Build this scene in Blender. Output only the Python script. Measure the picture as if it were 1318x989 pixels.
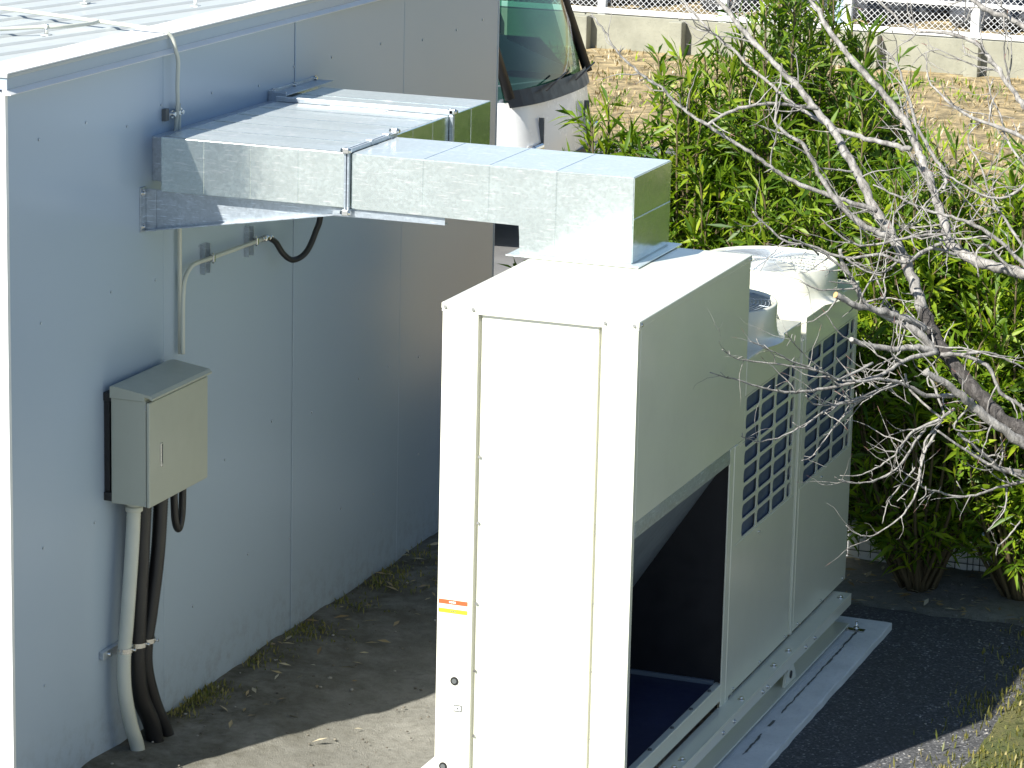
import bpy, bmesh, math, random
import numpy as np
from mathutils import Vector, Matrix

random.seed(7)
for o in list(bpy.data.objects):
    bpy.data.objects.remove(o)
scene = bpy.context.scene
COL = scene.collection

# ------------------------------------------------------------------ camera
cd = bpy.data.cameras.new('camera')
cam = bpy.data.objects.new('camera', cd)
COL.objects.link(cam)
scene.camera = cam
YAW, PIT, ROL, FPX = -0.3567, 0.2336, 0.0237, 4188.5
fw = Vector((math.sin(YAW)*math.cos(PIT), math.cos(YAW)*math.cos(PIT), -math.sin(PIT)))
rt = Vector((math.cos(YAW), -math.sin(YAW), 0))
up = rt.cross(fw)
r2 = math.cos(ROL)*rt + math.sin(ROL)*up
u2 = -math.sin(ROL)*rt + math.cos(ROL)*up
mw = Matrix.Identity(4)
for i in range(3):
    mw[i][0], mw[i][1], mw[i][2] = r2[i], u2[i], -fw[i]
mw[0][3], mw[1][3], mw[2][3] = 4.2708, -10.7225, 4.63
cam.matrix_world = mw
cd.sensor_width = 36
cd.lens = FPX*36/1318
cd.clip_end = 500

# ------------------------------------------------------------------ light
SUN_AZ, SUN_EL = math.radians(23.5), math.radians(41.6)
w = bpy.data.worlds.new('World')
scene.world = w
w.use_nodes = True
nt = w.node_tree
bg = nt.nodes['Background']
sky = nt.nodes.new('ShaderNodeTexSky')
sky.sky_type = 'NISHITA'
sky.sun_disc = False
sky.sun_elevation = SUN_EL
sky.sun_rotation = math.radians(203.5)
sky.air_density = 1.0
sky.dust_density = 0.3
sky.ozone_density = 1.6
nt.links.new(sky.outputs[0], bg.inputs[0])
bg.inputs[1].default_value = 0.068
sl = bpy.data.lights.new('sun', 'SUN')
sl.energy = 5.0
sl.angle = math.radians(0.53)
sl.color = (1.0, 0.955, 0.87)
so = bpy.data.objects.new('sun', sl)
COL.objects.link(so)
sd = Vector((math.sin(SUN_AZ)*math.cos(SUN_EL), math.cos(SUN_AZ)*math.cos(SUN_EL), -math.sin(SUN_EL)))
so.rotation_euler = sd.to_track_quat('-Z', 'Y').to_euler()
so.location = (-6, -14, 14)
scene.view_settings.view_transform = 'Standard'
scene.view_settings.look = 'None'
scene.view_settings.gamma = 1
scene.view_settings.use_curve_mapping = False
scene.view_settings.exposure = 1.1
scene.render.engine = 'CYCLES'

# ------------------------------------------------------------------ materials
MATS = {}
def new_mat(name):
    m = bpy.data.materials.new(name)
    m.use_nodes = True
    MATS[name] = m
    return m, m.node_tree, m.node_tree.nodes['Principled BSDF']
def noise(t, scale, detail=6, rough=.6, src=None, vec=None):
    n = t.nodes.new('ShaderNodeTexNoise')
    n.inputs['Scale'].default_value = scale
    n.inputs['Detail'].default_value = detail
    n.inputs['Roughness'].default_value = rough
    if vec is None:
        c = t.nodes.new('ShaderNodeNewGeometry')
        vec = c.outputs['Position']
    t.links.new(vec, n.inputs['Vector'])
    return n.outputs['Fac']
def mapped(t, scale, rot=(0, 0, 0)):
    c = t.nodes.new('ShaderNodeNewGeometry')
    m = t.nodes.new('ShaderNodeMapping')
    m.inputs['Scale'].default_value = scale
    m.inputs['Rotation'].default_value = rot
    t.links.new(c.outputs['Position'], m.inputs['Vector'])
    return m.outputs['Vector']
def ramp(t, fac, stops):
    r = t.nodes.new('ShaderNodeValToRGB')
    e = r.color_ramp.elements
    while len(e) < len(stops):
        e.new(.5)
    for k, (p, c) in enumerate(stops):
        e[k].position = p
        e[k].color = (c[0], c[1], c[2], 1) if not isinstance(c, (int, float)) else (c, c, c, 1)
    t.links.new(fac, r.inputs[0])
    return r.outputs[0]
def mix(t, fac, a, b, mode='MIX'):
    m = t.nodes.new('ShaderNodeMix')
    m.data_type = 'RGBA'
    m.blend_type = mode
    for s, v in ((0, fac), (6, a), (7, b)):
        if isinstance(v, (int, float)):
            m.inputs[s].default_value = v
        elif isinstance(v, tuple):
            m.inputs[s].default_value = (*v[:3], 1)
        else:
            t.links.new(v, m.inputs[s])
    return m.outputs[2]
def bump(t, p, h, strength, dist):
    b = t.nodes.new('ShaderNodeBump')
    b.inputs['Strength'].default_value = strength
    b.inputs['Distance'].default_value = dist
    t.links.new(h, b.inputs['Height'])
    t.links.new(b.outputs[0], p.inputs['Normal'])
def paint(name, col, rough=.35, var=.05, coat=0.0, dirt=None, wav=0.0, spec=.5):
    m, t, p = new_mat(name)
    a = noise(t, 3.1, 5)
    c = mix(t, ramp(t, a, [(.3, 0), (.7, 1)]), tuple(x*(1-var) for x in col), tuple(min(1, x*(1+var)) for x in col))
    if dirt:
        d = ramp(t, noise(t, 9, 9, .7), [(.56, 0), (.74, 1)])
        dd = t.nodes.new('ShaderNodeMath'); dd.operation = 'MULTIPLY'; dd.inputs[1].default_value = dirt[1]
        t.links.new(d, dd.inputs[0])
        c = mix(t, dd.outputs[0], c, dirt[0])
    t.links.new(c, p.inputs['Base Color'])
    rv = .04 if name == 'wall_paint' else .17
    r = ramp(t, noise(t, 14, 4), [(.3, rough*(1-rv)), (.7, min(1, rough*(1+rv)))])
    t.links.new(r, p.inputs['Roughness'])
    p.inputs['Coat Weight'].default_value = coat
    p.inputs['Coat Roughness'].default_value = .17 if name == 'unit_paint' else .12
    p.inputs['Specular IOR Level'].default_value = spec
    if wav:
        bump(t, p, noise(t, 1.3, 1), wav, .02)
    return m
m, t, p = new_mat('wall_paint')
c = mix(t, noise(t, .7, 1), (.345, .43, .525), (.38, .46, .55))
g = t.nodes.new('ShaderNodeNewGeometry'); sx = t.nodes.new('ShaderNodeSeparateXYZ'); t.links.new(g.outputs['Position'], sx.inputs[0])
mr = t.nodes.new('ShaderNodeMapRange'); mr.inputs[1].default_value = .30; mr.inputs[2].default_value = .0
t.links.new(sx.outputs[2], mr.inputs[0])
sp_d = t.nodes.new('ShaderNodeMath'); sp_d.operation = 'MULTIPLY'
t.links.new(mr.outputs[0], sp_d.inputs[0]); t.links.new(ramp(t, noise(t, 16, 7, .7), [(.46, 0), (.68, .4)]), sp_d.inputs[1])
c = mix(t, sp_d.outputs[0], c, (.20, .195, .17))
t.links.new(c, p.inputs['Base Color']); p.inputs['Roughness'].default_value = .26
p.inputs['Specular IOR Level'].default_value = .34
paint('trim_paint', (.72, .73, .72), .35, .03, .2)
paint('roof_paint', (.42, .45, .45), .4, .04, .1, ((.30, .31, .29), .3))
paint('edge_white', (.80, .80, .78), .4, .03)
paint('unit_paint', (.73, .73, .62), .34, .03, 1.0, ((.48, .47, .38), .12), .05)
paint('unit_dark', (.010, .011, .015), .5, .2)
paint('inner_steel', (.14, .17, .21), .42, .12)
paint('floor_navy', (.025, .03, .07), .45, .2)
paint('coil_navy', (.045, .072, .14), .5, .3)
paint('box_paint', (.36, .38, .32), .42, .03, .1, ((.3, .3, .25), .15))
paint('white_plastic', (.50, .52, .46), .5, .08)
paint('black_rubber', (.012, .012, .013), .45, .3)
paint('chrome', (.7, .7, .68), .22, .05)
MATS['chrome'].node_tree.nodes['Principled BSDF'].inputs['Metallic'].default_value = 1
paint('bus_white', (.78, .79, .79), .25, .02, .6)
paint('fence_white', (.70, .72, .74), .45, .03)
paint('post_blue', (.35, .45, .6), .45, .03)
paint('wire_green', (.03, .04, .035), .5, .1)
paint('red_label', (.75, .10, .03), .5, .05)
paint('yellow_label', (.75, .70, .02), .5, .05)
paint('paper', (.8, .8, .78), .6, .03)
paint('grey_ink', (.10, .11, .11), .5, .1)
paint('foil', (.9, .9, .9), .22, .03)
MATS['foil'].node_tree.nodes['Principled BSDF'].inputs['Metallic'].default_value = .6
paint('seat_cloth', (.10, .12, .15), .8, .2)
paint('tyre', (.015, .015, .015), .8, .2)
paint('kerb_white', (.82, .84, .86), .7, .04, 0, ((.55, .55, .53), .3))

# galvanised steel with spangle and scratches
def galv(name, base, rough, metal=.92):
    m, t, p = new_mat(name)
    v = t.nodes.new('ShaderNodeTexVoronoi')
    v.inputs['Scale'].default_value = 95
    g = t.nodes.new('ShaderNodeNewGeometry')
    t.links.new(g.outputs['Position'], v.inputs['Vector'])
    sp = t.nodes.new('ShaderNodeSeparateColor')
    t.links.new(v.outputs['Color'], sp.inputs[0])
    stk = noise(t, 1, 5, .65, vec=mapped(t, (14, 14, 150), (0, math.radians(8), 0)))
    n2 = noise(t, 7, 6)
    c = mix(t, sp.outputs[0], tuple(x*.86 for x in base), tuple(x*1.08 for x in base))
    c = mix(t, ramp(t, n2, [(.35, 0), (.7, .7)]), c, tuple(x*.8 for x in base))
    c = mix(t, ramp(t, stk, [(.57, 0), (.66, .7)]), c, tuple(min(1, x*1.6) for x in base))
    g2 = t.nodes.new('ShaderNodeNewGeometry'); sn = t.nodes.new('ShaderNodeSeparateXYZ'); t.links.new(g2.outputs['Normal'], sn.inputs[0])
    top_glare = t.nodes.new('ShaderNodeMapRange'); top_glare.inputs[1].default_value = .75; top_glare.inputs[2].default_value = .97; top_glare.inputs[4].default_value = .5  # pale tint on up-facing faces: sky glare painted into the colour
    t.links.new(sn.outputs[2], top_glare.inputs[0])
    c = mix(t, top_glare.outputs[0], c, (.56, .60, .62)); t.links.new(c, p.inputs['Base Color'])
    mt_ = t.nodes.new('ShaderNodeMath'); mt_.operation = 'SUBTRACT'; mt_.inputs[0].default_value = metal; t.links.new(top_glare.outputs[0], mt_.inputs[1]); t.links.new(mt_.outputs[0], p.inputs['Metallic'])
    r = mix(t, sp.outputs[1], (rough*.8,)*3, (rough*1.15,)*3)
    r = mix(t, ramp(t, n2, [(.4, 0), (.75, .6)]), r, (min(1, rough*1.5),)*3)
    t.links.new(r, p.inputs['Roughness'])
    bump(t, p, noise(t, 5, 3), .10, .02)
    return m
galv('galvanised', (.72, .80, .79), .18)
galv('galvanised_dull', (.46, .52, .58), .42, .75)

# concrete
def concrete(name, c1, c2, sc=6):
    m, t, p = new_mat(name)
    a = noise(t, sc, 10, .65)
    b_ = noise(t, sc*9, 6, .7)
    c = mix(t, ramp(t, a, [(.32, 0), (.68, 1)]), c1, c2)
    c = mix(t, ramp(t, b_, [(.55, 0), (.75, .35)]), c, tuple(x*.55 for x in c1))
    t.links.new(c, p.inputs['Base Color'])
    p.inputs['Roughness'].default_value = .85
    bump(t, p, b_, .35, .01)
concrete('plinth_concrete', (.60, .61, .60), (.74, .75, .74))
concrete('kerb_concrete', (.22, .22, .175), (.31, .31, .25), 3)
concrete('apron_bounce', (.24, .25, .25), (.31, .32, .32), 1.5)
concrete('asphalt', (.10, .10, .10), (.16, .16, .155), 2)

# soil sheet: bare grey-brown compacted earth near, sandy further out
m, t, p = new_mat('soil')
g = t.nodes.new('ShaderNodeNewGeometry')
n1 = noise(t, 1.7, 8, .6); n2 = noise(t, 22, 8, .7); n3 = noise(t, 160, 4, .6)
c = mix(t, ramp(t, n1, [(.35, 0), (.65, 1)]), (.175, .172, .148), (.235, .23, .20))
c = mix(t, ramp(t, n2, [(.45, 0), (.7, .7)]), c, (.105, .10, .08))
c = mix(t, ramp(t, n3, [(.55, 0), (.72, .65)]), c, (.33, .32, .28))
sx = t.nodes.new('ShaderNodeSeparateXYZ'); t.links.new(g.outputs['Position'], sx.inputs[0])
mr = t.nodes.new('ShaderNodeMapRange'); mr.inputs[1].default_value = 6; mr.inputs[2].default_value = 9
t.links.new(sx.outputs[1], mr.inputs[0])
nf = noise(t, .9, 7, .65)
far = mix(t, ramp(t, nf, [(.35, 0), (.7, 1)]), (.60, .46, .25), (.48, .37, .19))
far = mix(t, ramp(t, noise(t, 4.5, 8, .7), [(.60, 0), (.72, .7)]), far, (.20, .22, .07))
c = mix(t, mr.outputs[0], c, far)
# damp, mossy strip along the foot of the wall
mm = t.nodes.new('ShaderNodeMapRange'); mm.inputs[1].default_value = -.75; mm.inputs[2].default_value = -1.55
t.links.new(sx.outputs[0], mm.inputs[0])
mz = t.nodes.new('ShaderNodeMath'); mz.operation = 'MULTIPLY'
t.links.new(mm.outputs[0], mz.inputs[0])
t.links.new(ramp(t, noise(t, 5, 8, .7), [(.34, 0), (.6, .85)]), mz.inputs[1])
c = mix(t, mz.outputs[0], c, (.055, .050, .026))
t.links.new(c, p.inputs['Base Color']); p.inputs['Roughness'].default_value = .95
bump(t, p, mix(t, .45, n2, n3), .7, .03)

m, t, p = new_mat('lawn')
c = mix(t, ramp(t, noise(t, 2.5, 8, .65), [(.35, 0), (.65, 1)]), (.06, .085, .02), (.13, .125, .04))
c = mix(t, ramp(t, noise(t, 30, 6, .7), [(.5, 0), (.7, .6)]), c, (.16, .14, .07))
t.links.new(c, p.inputs['Base Color']); p.inputs['Roughness'].default_value = .95
bump(t, p, noise(t, 60, 6, .7), .8, .03)
m, t, p = new_mat('gravel')
v = t.nodes.new('ShaderNodeTexVoronoi'); v.inputs['Scale'].default_value = 120
g = t.nodes.new('ShaderNodeNewGeometry'); t.links.new(g.outputs['Position'], v.inputs['Vector'])
sp = t.nodes.new('ShaderNodeSeparateColor'); t.links.new(v.outputs['Color'], sp.inputs[0])
c = ramp(t, sp.outputs[0], [(0, (.032, .034, .038)), (.7, (.07, .072, .078)), (.93, (.12, .122, .128)), (1, (.30, .30, .30))])
c = mix(t, ramp(t, noise(t, 3, 8), [(.4, 0), (.7, .5)]), c, (.05, .05, .048))
t.links.new(c, p.inputs['Base Color']); p.inputs['Roughness'].default_value = .75
bump(t, p, v.outputs['Distance'], -.9, .012)

def leaf(name, c1, c2, c3, trans=.35):
    m, t, p = new_mat(name)
    g = t.nodes.new('ShaderNodeNewGeometry')
    c = ramp(t, g.outputs['Random Per Island'], [(0, c1), (.55, c2), (1, c3)])
    t.links.new(c, p.inputs['Base Color'])
    p.inputs['Roughness'].default_value = .5
    tr = t.nodes.new('ShaderNodeBsdfTranslucent')
    tc = mix(t, 1.0, c, (1.0, 1.25, .35), 'MULTIPLY')
    t.links.new(tc, tr.inputs[0])
    mx = t.nodes.new('ShaderNodeMixShader'); mx.inputs[0].default_value = trans
    t.links.new(p.outputs[0], mx.inputs[1]); t.links.new(tr.outputs[0], mx.inputs[2])
    t.links.new(mx.outputs[0], t.nodes['Material Output'].inputs[0])
leaf('leaf', (.045, .11, .007), (.14, .235, .009), (.29, .37, .016))
leaf('leaf_dark', (.04, .10, .010), (.115, .20, .010), (.22, .30, .014), .33)
leaf('grass', (.10, .12, .02), (.20, .19, .045), (.34, .28, .10), .3)
leaf('dry_leaf', (.20, .13, .05), (.36, .28, .14), (.5, .45, .33), .1)
m, t, p = new_mat('stem'); 
c = mix(t, noise(t, 12), (.075, .06, .03), (.13, .10, .05)); t.links.new(c, p.inputs['Base Color']); p.inputs['Roughness'].default_value = .8
m, t, p = new_mat('bark')
a = noise(t, 1, 8, .7, vec=mapped(t, (38, 38, 16)))
c = ramp(t, a, [(.30, (.055, .05, .047)), (.5, (.25, .24, .225)), (.75, (.48, .465, .44))])
t.links.new(c, p.inputs['Base Color']); p.inputs['Roughness'].default_value = .85
bump(t, p, a, .8, .012)
m, t, p = new_mat('bark_dark')
a = noise(t, 1, 9, .75, vec=mapped(t, (46, 46, 18)))
c = ramp(t, a, [(.32, (.022, .02, .02)), (.52, (.075, .068, .064)), (.75, (.22, .205, .195))])
t.links.new(c, p.inputs['Base Color']); p.inputs['Roughness'].default_value = .9
bump(t, p, a, 1.0, .02)
m, t, p = new_mat('twig_red'); p.inputs['Base Color'].default_value = (.22, .12, .10, 1); p.inputs['Roughness'].default_value = .6
m, t, p = new_mat('cut_wood'); p.inputs['Base Color'].default_value = (.55, .33, .14, 1); p.inputs['Roughness'].default_value = .8
m, t, p = new_mat('rock')
c = mix(t, ramp(t, noise(t, 5, 8), [(.35, 0), (.65, 1)]), (.022, .024, .03), (.08, .085, .095)); t.links.new(c, p.inputs['Base Color']); p.inputs['Roughness'].default_value = .85
bump(t, p, noise(t, 9, 8), .5, .05)
m, t, p = new_mat('pebble')
g = t.nodes.new('ShaderNodeNewGeometry')
c = ramp(t, g.outputs['Random Per Island'], [(0, (.08, .07, .055)), (.7, (.19, .175, .14)), (1, (.36, .35, .32))]); t.links.new(c, p.inputs['Base Color']); p.inputs['Roughness'].default_value = .9
def glass(name, tint, gl):
    m, t, p = new_mat(name)
    t.nodes.remove(p)
    tr = t.nodes.new('ShaderNodeBsdfTransparent'); tr.inputs[0].default_value = (*tint, 1)
    gs = t.nodes.new('ShaderNodeBsdfGlossy'); gs.inputs['Roughness'].default_value = .03
    lw = t.nodes.new('ShaderNodeFresnel'); lw.inputs[0].default_value = gl
    mx = t.nodes.new('ShaderNodeMixShader')
    t.links.new(lw.outputs[0], mx.inputs[0]); t.links.new(tr.outputs[0], mx.inputs[1]); t.links.new(gs.outputs[0], mx.inputs[2])
    t.links.new(mx.outputs[0], t.nodes['Material Output'].inputs[0])
glass('bus_glass', (.17, .36, .28), 1.5)

# ------------------------------------------------------------------ helpers
def box(bm, x0, x1, y0, y1, z0, z1, bev=0, seg=2):
    r = bmesh.ops.create_cube(bm, size=1)
    vs = r['verts']
    for v in vs:
        v.co = Vector(((x0+x1)/2+v.co.x*(x1-x0), (y0+y1)/2+v.co.y*(y1-y0), (z0+z1)/2+v.co.z*(z1-z0)))
    if bev:
        es = list({e for v in vs for e in v.link_edges})
        bmesh.ops.bevel(bm, geom=es, offset=bev, segments=seg, affect='EDGES', profile=.5)
def frames(pts):
    pts = [Vector(q) for q in pts]
    n = len(pts); T = []
    for i in range(n):
        d = pts[min(i+1, n-1)]-pts[max(i-1, 0)]
        T.append(d.normalized())
    a = Vector((0, 0, 1)) if abs(T[0].z) < .9 else Vector((1, 0, 0))
    N = (a-T[0]*a.dot(T[0])).normalized()
    out = []
    for i in range(n):
        N = (N-T[i]*N.dot(T[i]))
        N = N.normalized() if N.length > 1e-6 else Vector((1, 0, 0))
        out.append((pts[i], N, T[i].cross(N)))
    return out
def tube(bm, pts, rad, n=8, cap=True):
    fr = frames(pts)
    rs = rad if isinstance(rad, (list, tuple)) else [rad]*len(fr)
    rings = []
    for (p, a, b), r in zip(fr, rs):
        rings.append([bm.verts.new(p+a*(r*math.cos(2*math.pi*k/n))+b*(r*math.sin(2*math.pi*k/n))) for k in range(n)])
    for i in range(len(rings)-1):
        for k in range(n):
            f = bm.faces.new((rings[i][k], rings[i][(k+1) % n], rings[i+1][(k+1) % n], rings[i+1][k]))
            f.smooth = True
    if cap:
        bm.faces.new(rings[0][::-1]); bm.faces.new(rings[-1])
def spline(pts, sub=6):
    P = [Vector(q) for q in pts]
    if len(P) < 3: return P
    out = []
    for i in range(len(P)-1):
        p0, p1, p2, p3 = P[max(i-1, 0)], P[i], P[i+1], P[min(i+2, len(P)-1)]
        for k in range(sub):
            s = k/sub
            out.append(.5*((2*p1)+(p2-p0)*s+(2*p0-5*p1+4*p2-p3)*s*s+(3*p1-p0-3*p2+p3)*s**3))
    out.append(P[-1])
    return out
def prism(bm, poly, axis, a, b):
    """extrude a 2-D polygon along an axis between a and b"""
    def P(u, v, w_):
        return {'x': (w_, u, v), 'y': (u, w_, v), 'z': (u, v, w_)}[axis]
    A = [bm.verts.new(P(u, v, a)) for u, v in poly]
    B = [bm.verts.new(P(u, v, b)) for u, v in poly]
    n = len(poly)
    bm.faces.new(A); bm.faces.new(B[::-1])
    for k in range(n):
        bm.faces.new((A[k], B[k], B[(k+1) % n], A[(k+1) % n]))
def cyl(bm, p0, p1, r, n=12):
    tube(bm, [p0, p1], r, n)
def hexbolt(bm, p, axis, r=.008, h=.008):
    d = {'x': Vector((1, 0, 0)), '-x': Vector((-1, 0, 0)), 'y': Vector((0, -1, 0)), 'z': Vector((0, 0, 1))}[axis]
    p = Vector(p)
    tube(bm, [p-d*.001, p+d*.003], r*1.7, 10)
    tube(bm, [p+d*.003, p+d*(.003+h)], r, 6)
def obj(name, bm, mat, parent=None, smooth_angle=None):
    me = bpy.data.meshes.new(name)
    bmesh.ops.recalc_face_normals(bm, faces=bm.faces[:])
    bm.to_mesh(me); bm.free()
    me.materials.append(MATS[mat])
    o = bpy.data.objects.new(name, me)
    COL.objects.link(o)
    if parent is not None:
        setpar(o, parent)
    return o
def world_loc(o):
    v = Vector(o.location)
    return v
def setpar(o, parent):
    o.parent = parent
    base = Vector((0, 0, 0)); q = parent
    while q is not None:
        base += Vector(q.get('_base', (0, 0, 0))); q = None
    o.matrix_parent_inverse = Matrix.Translation(-base)
def tag(o, label, cat, group=None):
    o['label'] = label; o['category'] = cat
    if group: o['group'] = group
    return o
def thing(name, label, cat, loc, group=None):
    o = bpy.data.objects.new(name, None)
    COL.objects.link(o)
    o.location = loc
    o['_base'] = list(loc)
    o.empty_display_size = .1
    return tag(o, label, cat, group)
def struct(name, bm, mat):
    o = obj(name, bm, mat); o['kind'] = 'structure'
    return o
def B(): return bmesh.new()
def bx(name, dims, mat, parent, bev=.003, seg=2):
    bm = B(); box(bm, *dims, bev, seg)
    return obj(name, bm, mat, parent)

# ------------------------------------------------------------------ ground
def sm(a, b, x):
    s = max(0, min(1, (x-a)/(b-a))); return s*s*(3-2*s)
def gz(x, y):
    k = (1-sm(5.5, 8.5, y))
    return k*(.16*sm(-.45, .35, x)-.03*sm(-1.6, -.8, x)*(1-sm(-.7, -.2, x)))
rng = np.random.default_rng(5)
def grid_lines(lo, hi, a, b, fine):
    L = [lo, lo*.4, a-8, a-3, a-1]
    k = a
    while k < b:
        L.append(k); k += fine
    return L+[b, b+1, b+3, b+8, hi*.4, hi]
xs = grid_lines(-180, 180, -2.0, 3.4, .06)
ys = grid_lines(-70, 260, -1.0, 6.4, .06)
xs = sorted(set(round(v, 3) for v in xs)); ys = sorted(set(round(v, 3) for v in ys+[10, 12, 15, 18, 21, 24, 30]))
def lump(x, y):
    if -2.1 < x < 3.4 and -1 < y < 6.4:
        return .007*(math.sin(7*x+3*y)+math.sin(11*y-5*x)*.7+math.sin(23*x+19*y)*.4)+random.uniform(-.004, .004)
    return 0
V = []; F = []
for y in ys:
    for x in xs:
        h = gz(x, y)+lump(x, y)
        if -.1 < x < 1.75 and -4 < y < 3.5: h -= .02
        V.append((x, y, h))
nx = len(xs)
for j in range(len(ys)-1):
    for i in range(nx-1):
        F.append((j*nx+i, j*nx+i+1, (j+1)*nx+i+1, (j+1)*nx+i))
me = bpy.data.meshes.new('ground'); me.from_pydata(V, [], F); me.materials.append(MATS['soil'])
for q in me.polygons: q.use_smooth = True
o = bpy.data.objects.new('ground', me); COL.objects.link(o); o['kind'] = 'structure'

def blob_sheet(name, outline, zf, mat, lift):
    bm = B()
    vs = [bm.verts.new((x, y, zf(x, y)+lift)) for x, y in outline]
    f = bm.faces.new(vs)
    return struct(name, bm, mat)
def ragged(pts, amp, step=.05):
    out = []
    for i in range(len(pts)):
        a, b_ = Vector((*pts[i], 0)), Vector((*pts[(i+1) % len(pts)], 0))
        n = max(1, int((b_-a).length/step)); d = (b_-a).normalized(); nn = Vector((-d.y, d.x, 0))
        w_ = 0
        for k in range(n):
            w_ = .75*w_+random.uniform(-amp, amp)
            q = a.lerp(b_, k/n)+nn*w_; out.append((q.x, q.y))
    return out
blob_sheet('gravel_pad', ragged([(.40, -4), (1.74, -4), (1.74, 2.7), (1.75, 3.42), (.4, 3.45)], .02), lambda x, y: .162, 'gravel', .004)
blob_sheet('lawn', ragged([(1.66, -2.2), (60, -2.2), (60, 3.7), (1.72, 3.6)], .015, .12), lambda x, y: .165, 'lawn', .004)
blob_sheet('apron', [(-30, -2.4), (-30, -60), (60, -60), (60, -2.4)], lambda x, y: .18, 'apron_bounce', .004)  # unseen paving, made pale to bounce light onto duct, wall and unit
blob_sheet('parking_road', ragged([(-16, 5.3), (-2.3, 5.3), (-2.2, 9), (-2.6, 16.5), (-16, 17)], .02, .3), lambda x, y: 0, 'asphalt', .006)

# ------------------------------------------------------------------ hut
WX = -1.705; Y0, Y1 = -.148, 4.985; ZT = 2.846
hut = thing('steel_panel_hut', 'long pale grey steel panel hut with white flat metal roof, left of the unit', 'building', (-4.5, 2.4, 0))
seams = [Y0+.012, 1.150, 2.447, 3.716, Y1]
for a, b_ in zip(seams[:-1], seams[1:]):
    g1 = .006 if abs(a-2.447) < .01 else .001
    g2 = .006 if abs(b_-2.447) < .01 else .001
    bx('wall_panel', (WX-.06, WX, a+g1, b_-g2, -.15, ZT+.01), 'wall_paint', hut, .0025)
bx('wall_core', (-8.0, WX-.045, Y0+.06, Y1-.06, -.15, ZT), 'unit_dark', hut, 0)
for k in range(5):
    bx('end_panel', (WX-.02-(k+1)*1.25+.002, WX-.02-k*1.25-.002, Y0, Y0+.05, -.15, ZT+.01), 'wall_paint', hut, .002)
    bx('end_panel', (WX-.02-(k+1)*1.25+.002, WX-.02-k*1.25-.002, Y1-.05, Y1-.002, -.15, ZT+.01), 'wall_paint', hut, .002)
bm = B()
box(bm, WX-.055, WX-.012, Y0-.010, Y0-.001, -.15, ZT, .002)
box(bm, WX-.011, WX+.005, Y0-.010, Y0+.011, -.15, ZT, .002)
obj('corner_trim', bm, 'trim_paint', hut)
bx('corner_trim', (WX-.03, WX+.004, Y1+.001, Y1+.006, -.15, ZT), 'trim_paint', hut, .002)
# eave: white top trim, grey fascia, sloped drip strip
bm = B()
prism(bm, [(WX+.022, 2.856), (WX+.022, 2.899), (WX-.02, 2.899), (WX-.02, 2.856)], 'y', Y0-.025, Y1+.03)
obj('fascia', bm, 'wall_paint', hut)
bm = B()
prism(bm, [(WX+.003, 2.8555), (WX+.021, 2.8555), (WX+.040, 2.839), (WX+.038, 2.836), (WX+.003, 2.836)], 'y', Y0-.028, Y1+.032)
obj('drip_edge', bm, 'trim_paint', hut)
bm = B()
prism(bm, [(Y0-.024, 2.856), (Y0-.024, 2.8985), (Y0+.02, 2.8985), (Y0+.02, 2.856)], 'x', -8.1, WX-.021)
obj('fascia', bm, 'wall_paint', hut)
bx('eave_trim', (WX-.15, WX+.029, Y0-.033, Y1+.037, 2.9145, 2.920), 'edge_white', hut, .002)
bx('eave_trim', (-8.1, WX-.1505, Y0-.033, Y0+.03, 2.9145, 2.920), 'edge_white', hut, .002)
roof = bx('roof_sheet', (-8.1, WX+.028, Y0-.032, Y1+.036, 2.900, 2.914), 'roof_paint', hut, .003)
dirv = Vector((.21, .978, 0)).normalized(); nrm = Vector((-dirv.y, dirv.x, 0))
for k in range(26):
    # standing seams
    q = Vector((-1.93, .46, 0))+nrm*(.175*k)
    s0 = (Y0-.01-q.y)/dirv.y
    s1 = min((Y1-q.y)/dirv.y, (WX-.155-q.x)/dirv.x)
    s0 = max(s0, (-8.0-q.x)/dirv.x)
    if s1-s0 < .2: continue
    a = q+dirv*s0; b_ = q+dirv*s1
    bm = B()
    A = []
    for P, hk in ((a, 1), (b_-dirv*.12, 1), (b_, .05)):
        A.append([bm.verts.new(P+nrm*u+Vector((0, 0, 2.9145+v*hk))) for u, v in ((-.022, 0), (-.012, .009), (.012, .009), (.022, 0))])
    for i_ in range(2):
        for j in range(3): bm.faces.new((A[i_][j], A[i_][j+1], A[i_+1][j+1], A[i_+1][j]))
    bm.faces.new(A[0]); bm.faces.new(A[2][::-1])
    obj('roof_seam', bm, 'roof_paint', hut)
bm = B()
for z in (2.62, 1.95, 1.0, .45):
    yy = Y0+.25
    while yy < Y1-.1:
        if not (.55 < yy < 1.2 and z < 1.7):
            zz = z+random.uniform(-.05, .05); cyl(bm, (WX-.001, yy, zz), (WX+.004, yy, zz), .0055, 7)
        yy += random.uniform(.3, .6)
sc = obj('panel_screws', bm, 'galvanised_dull', hut); sc['kind'] = 'stuff'

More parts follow.
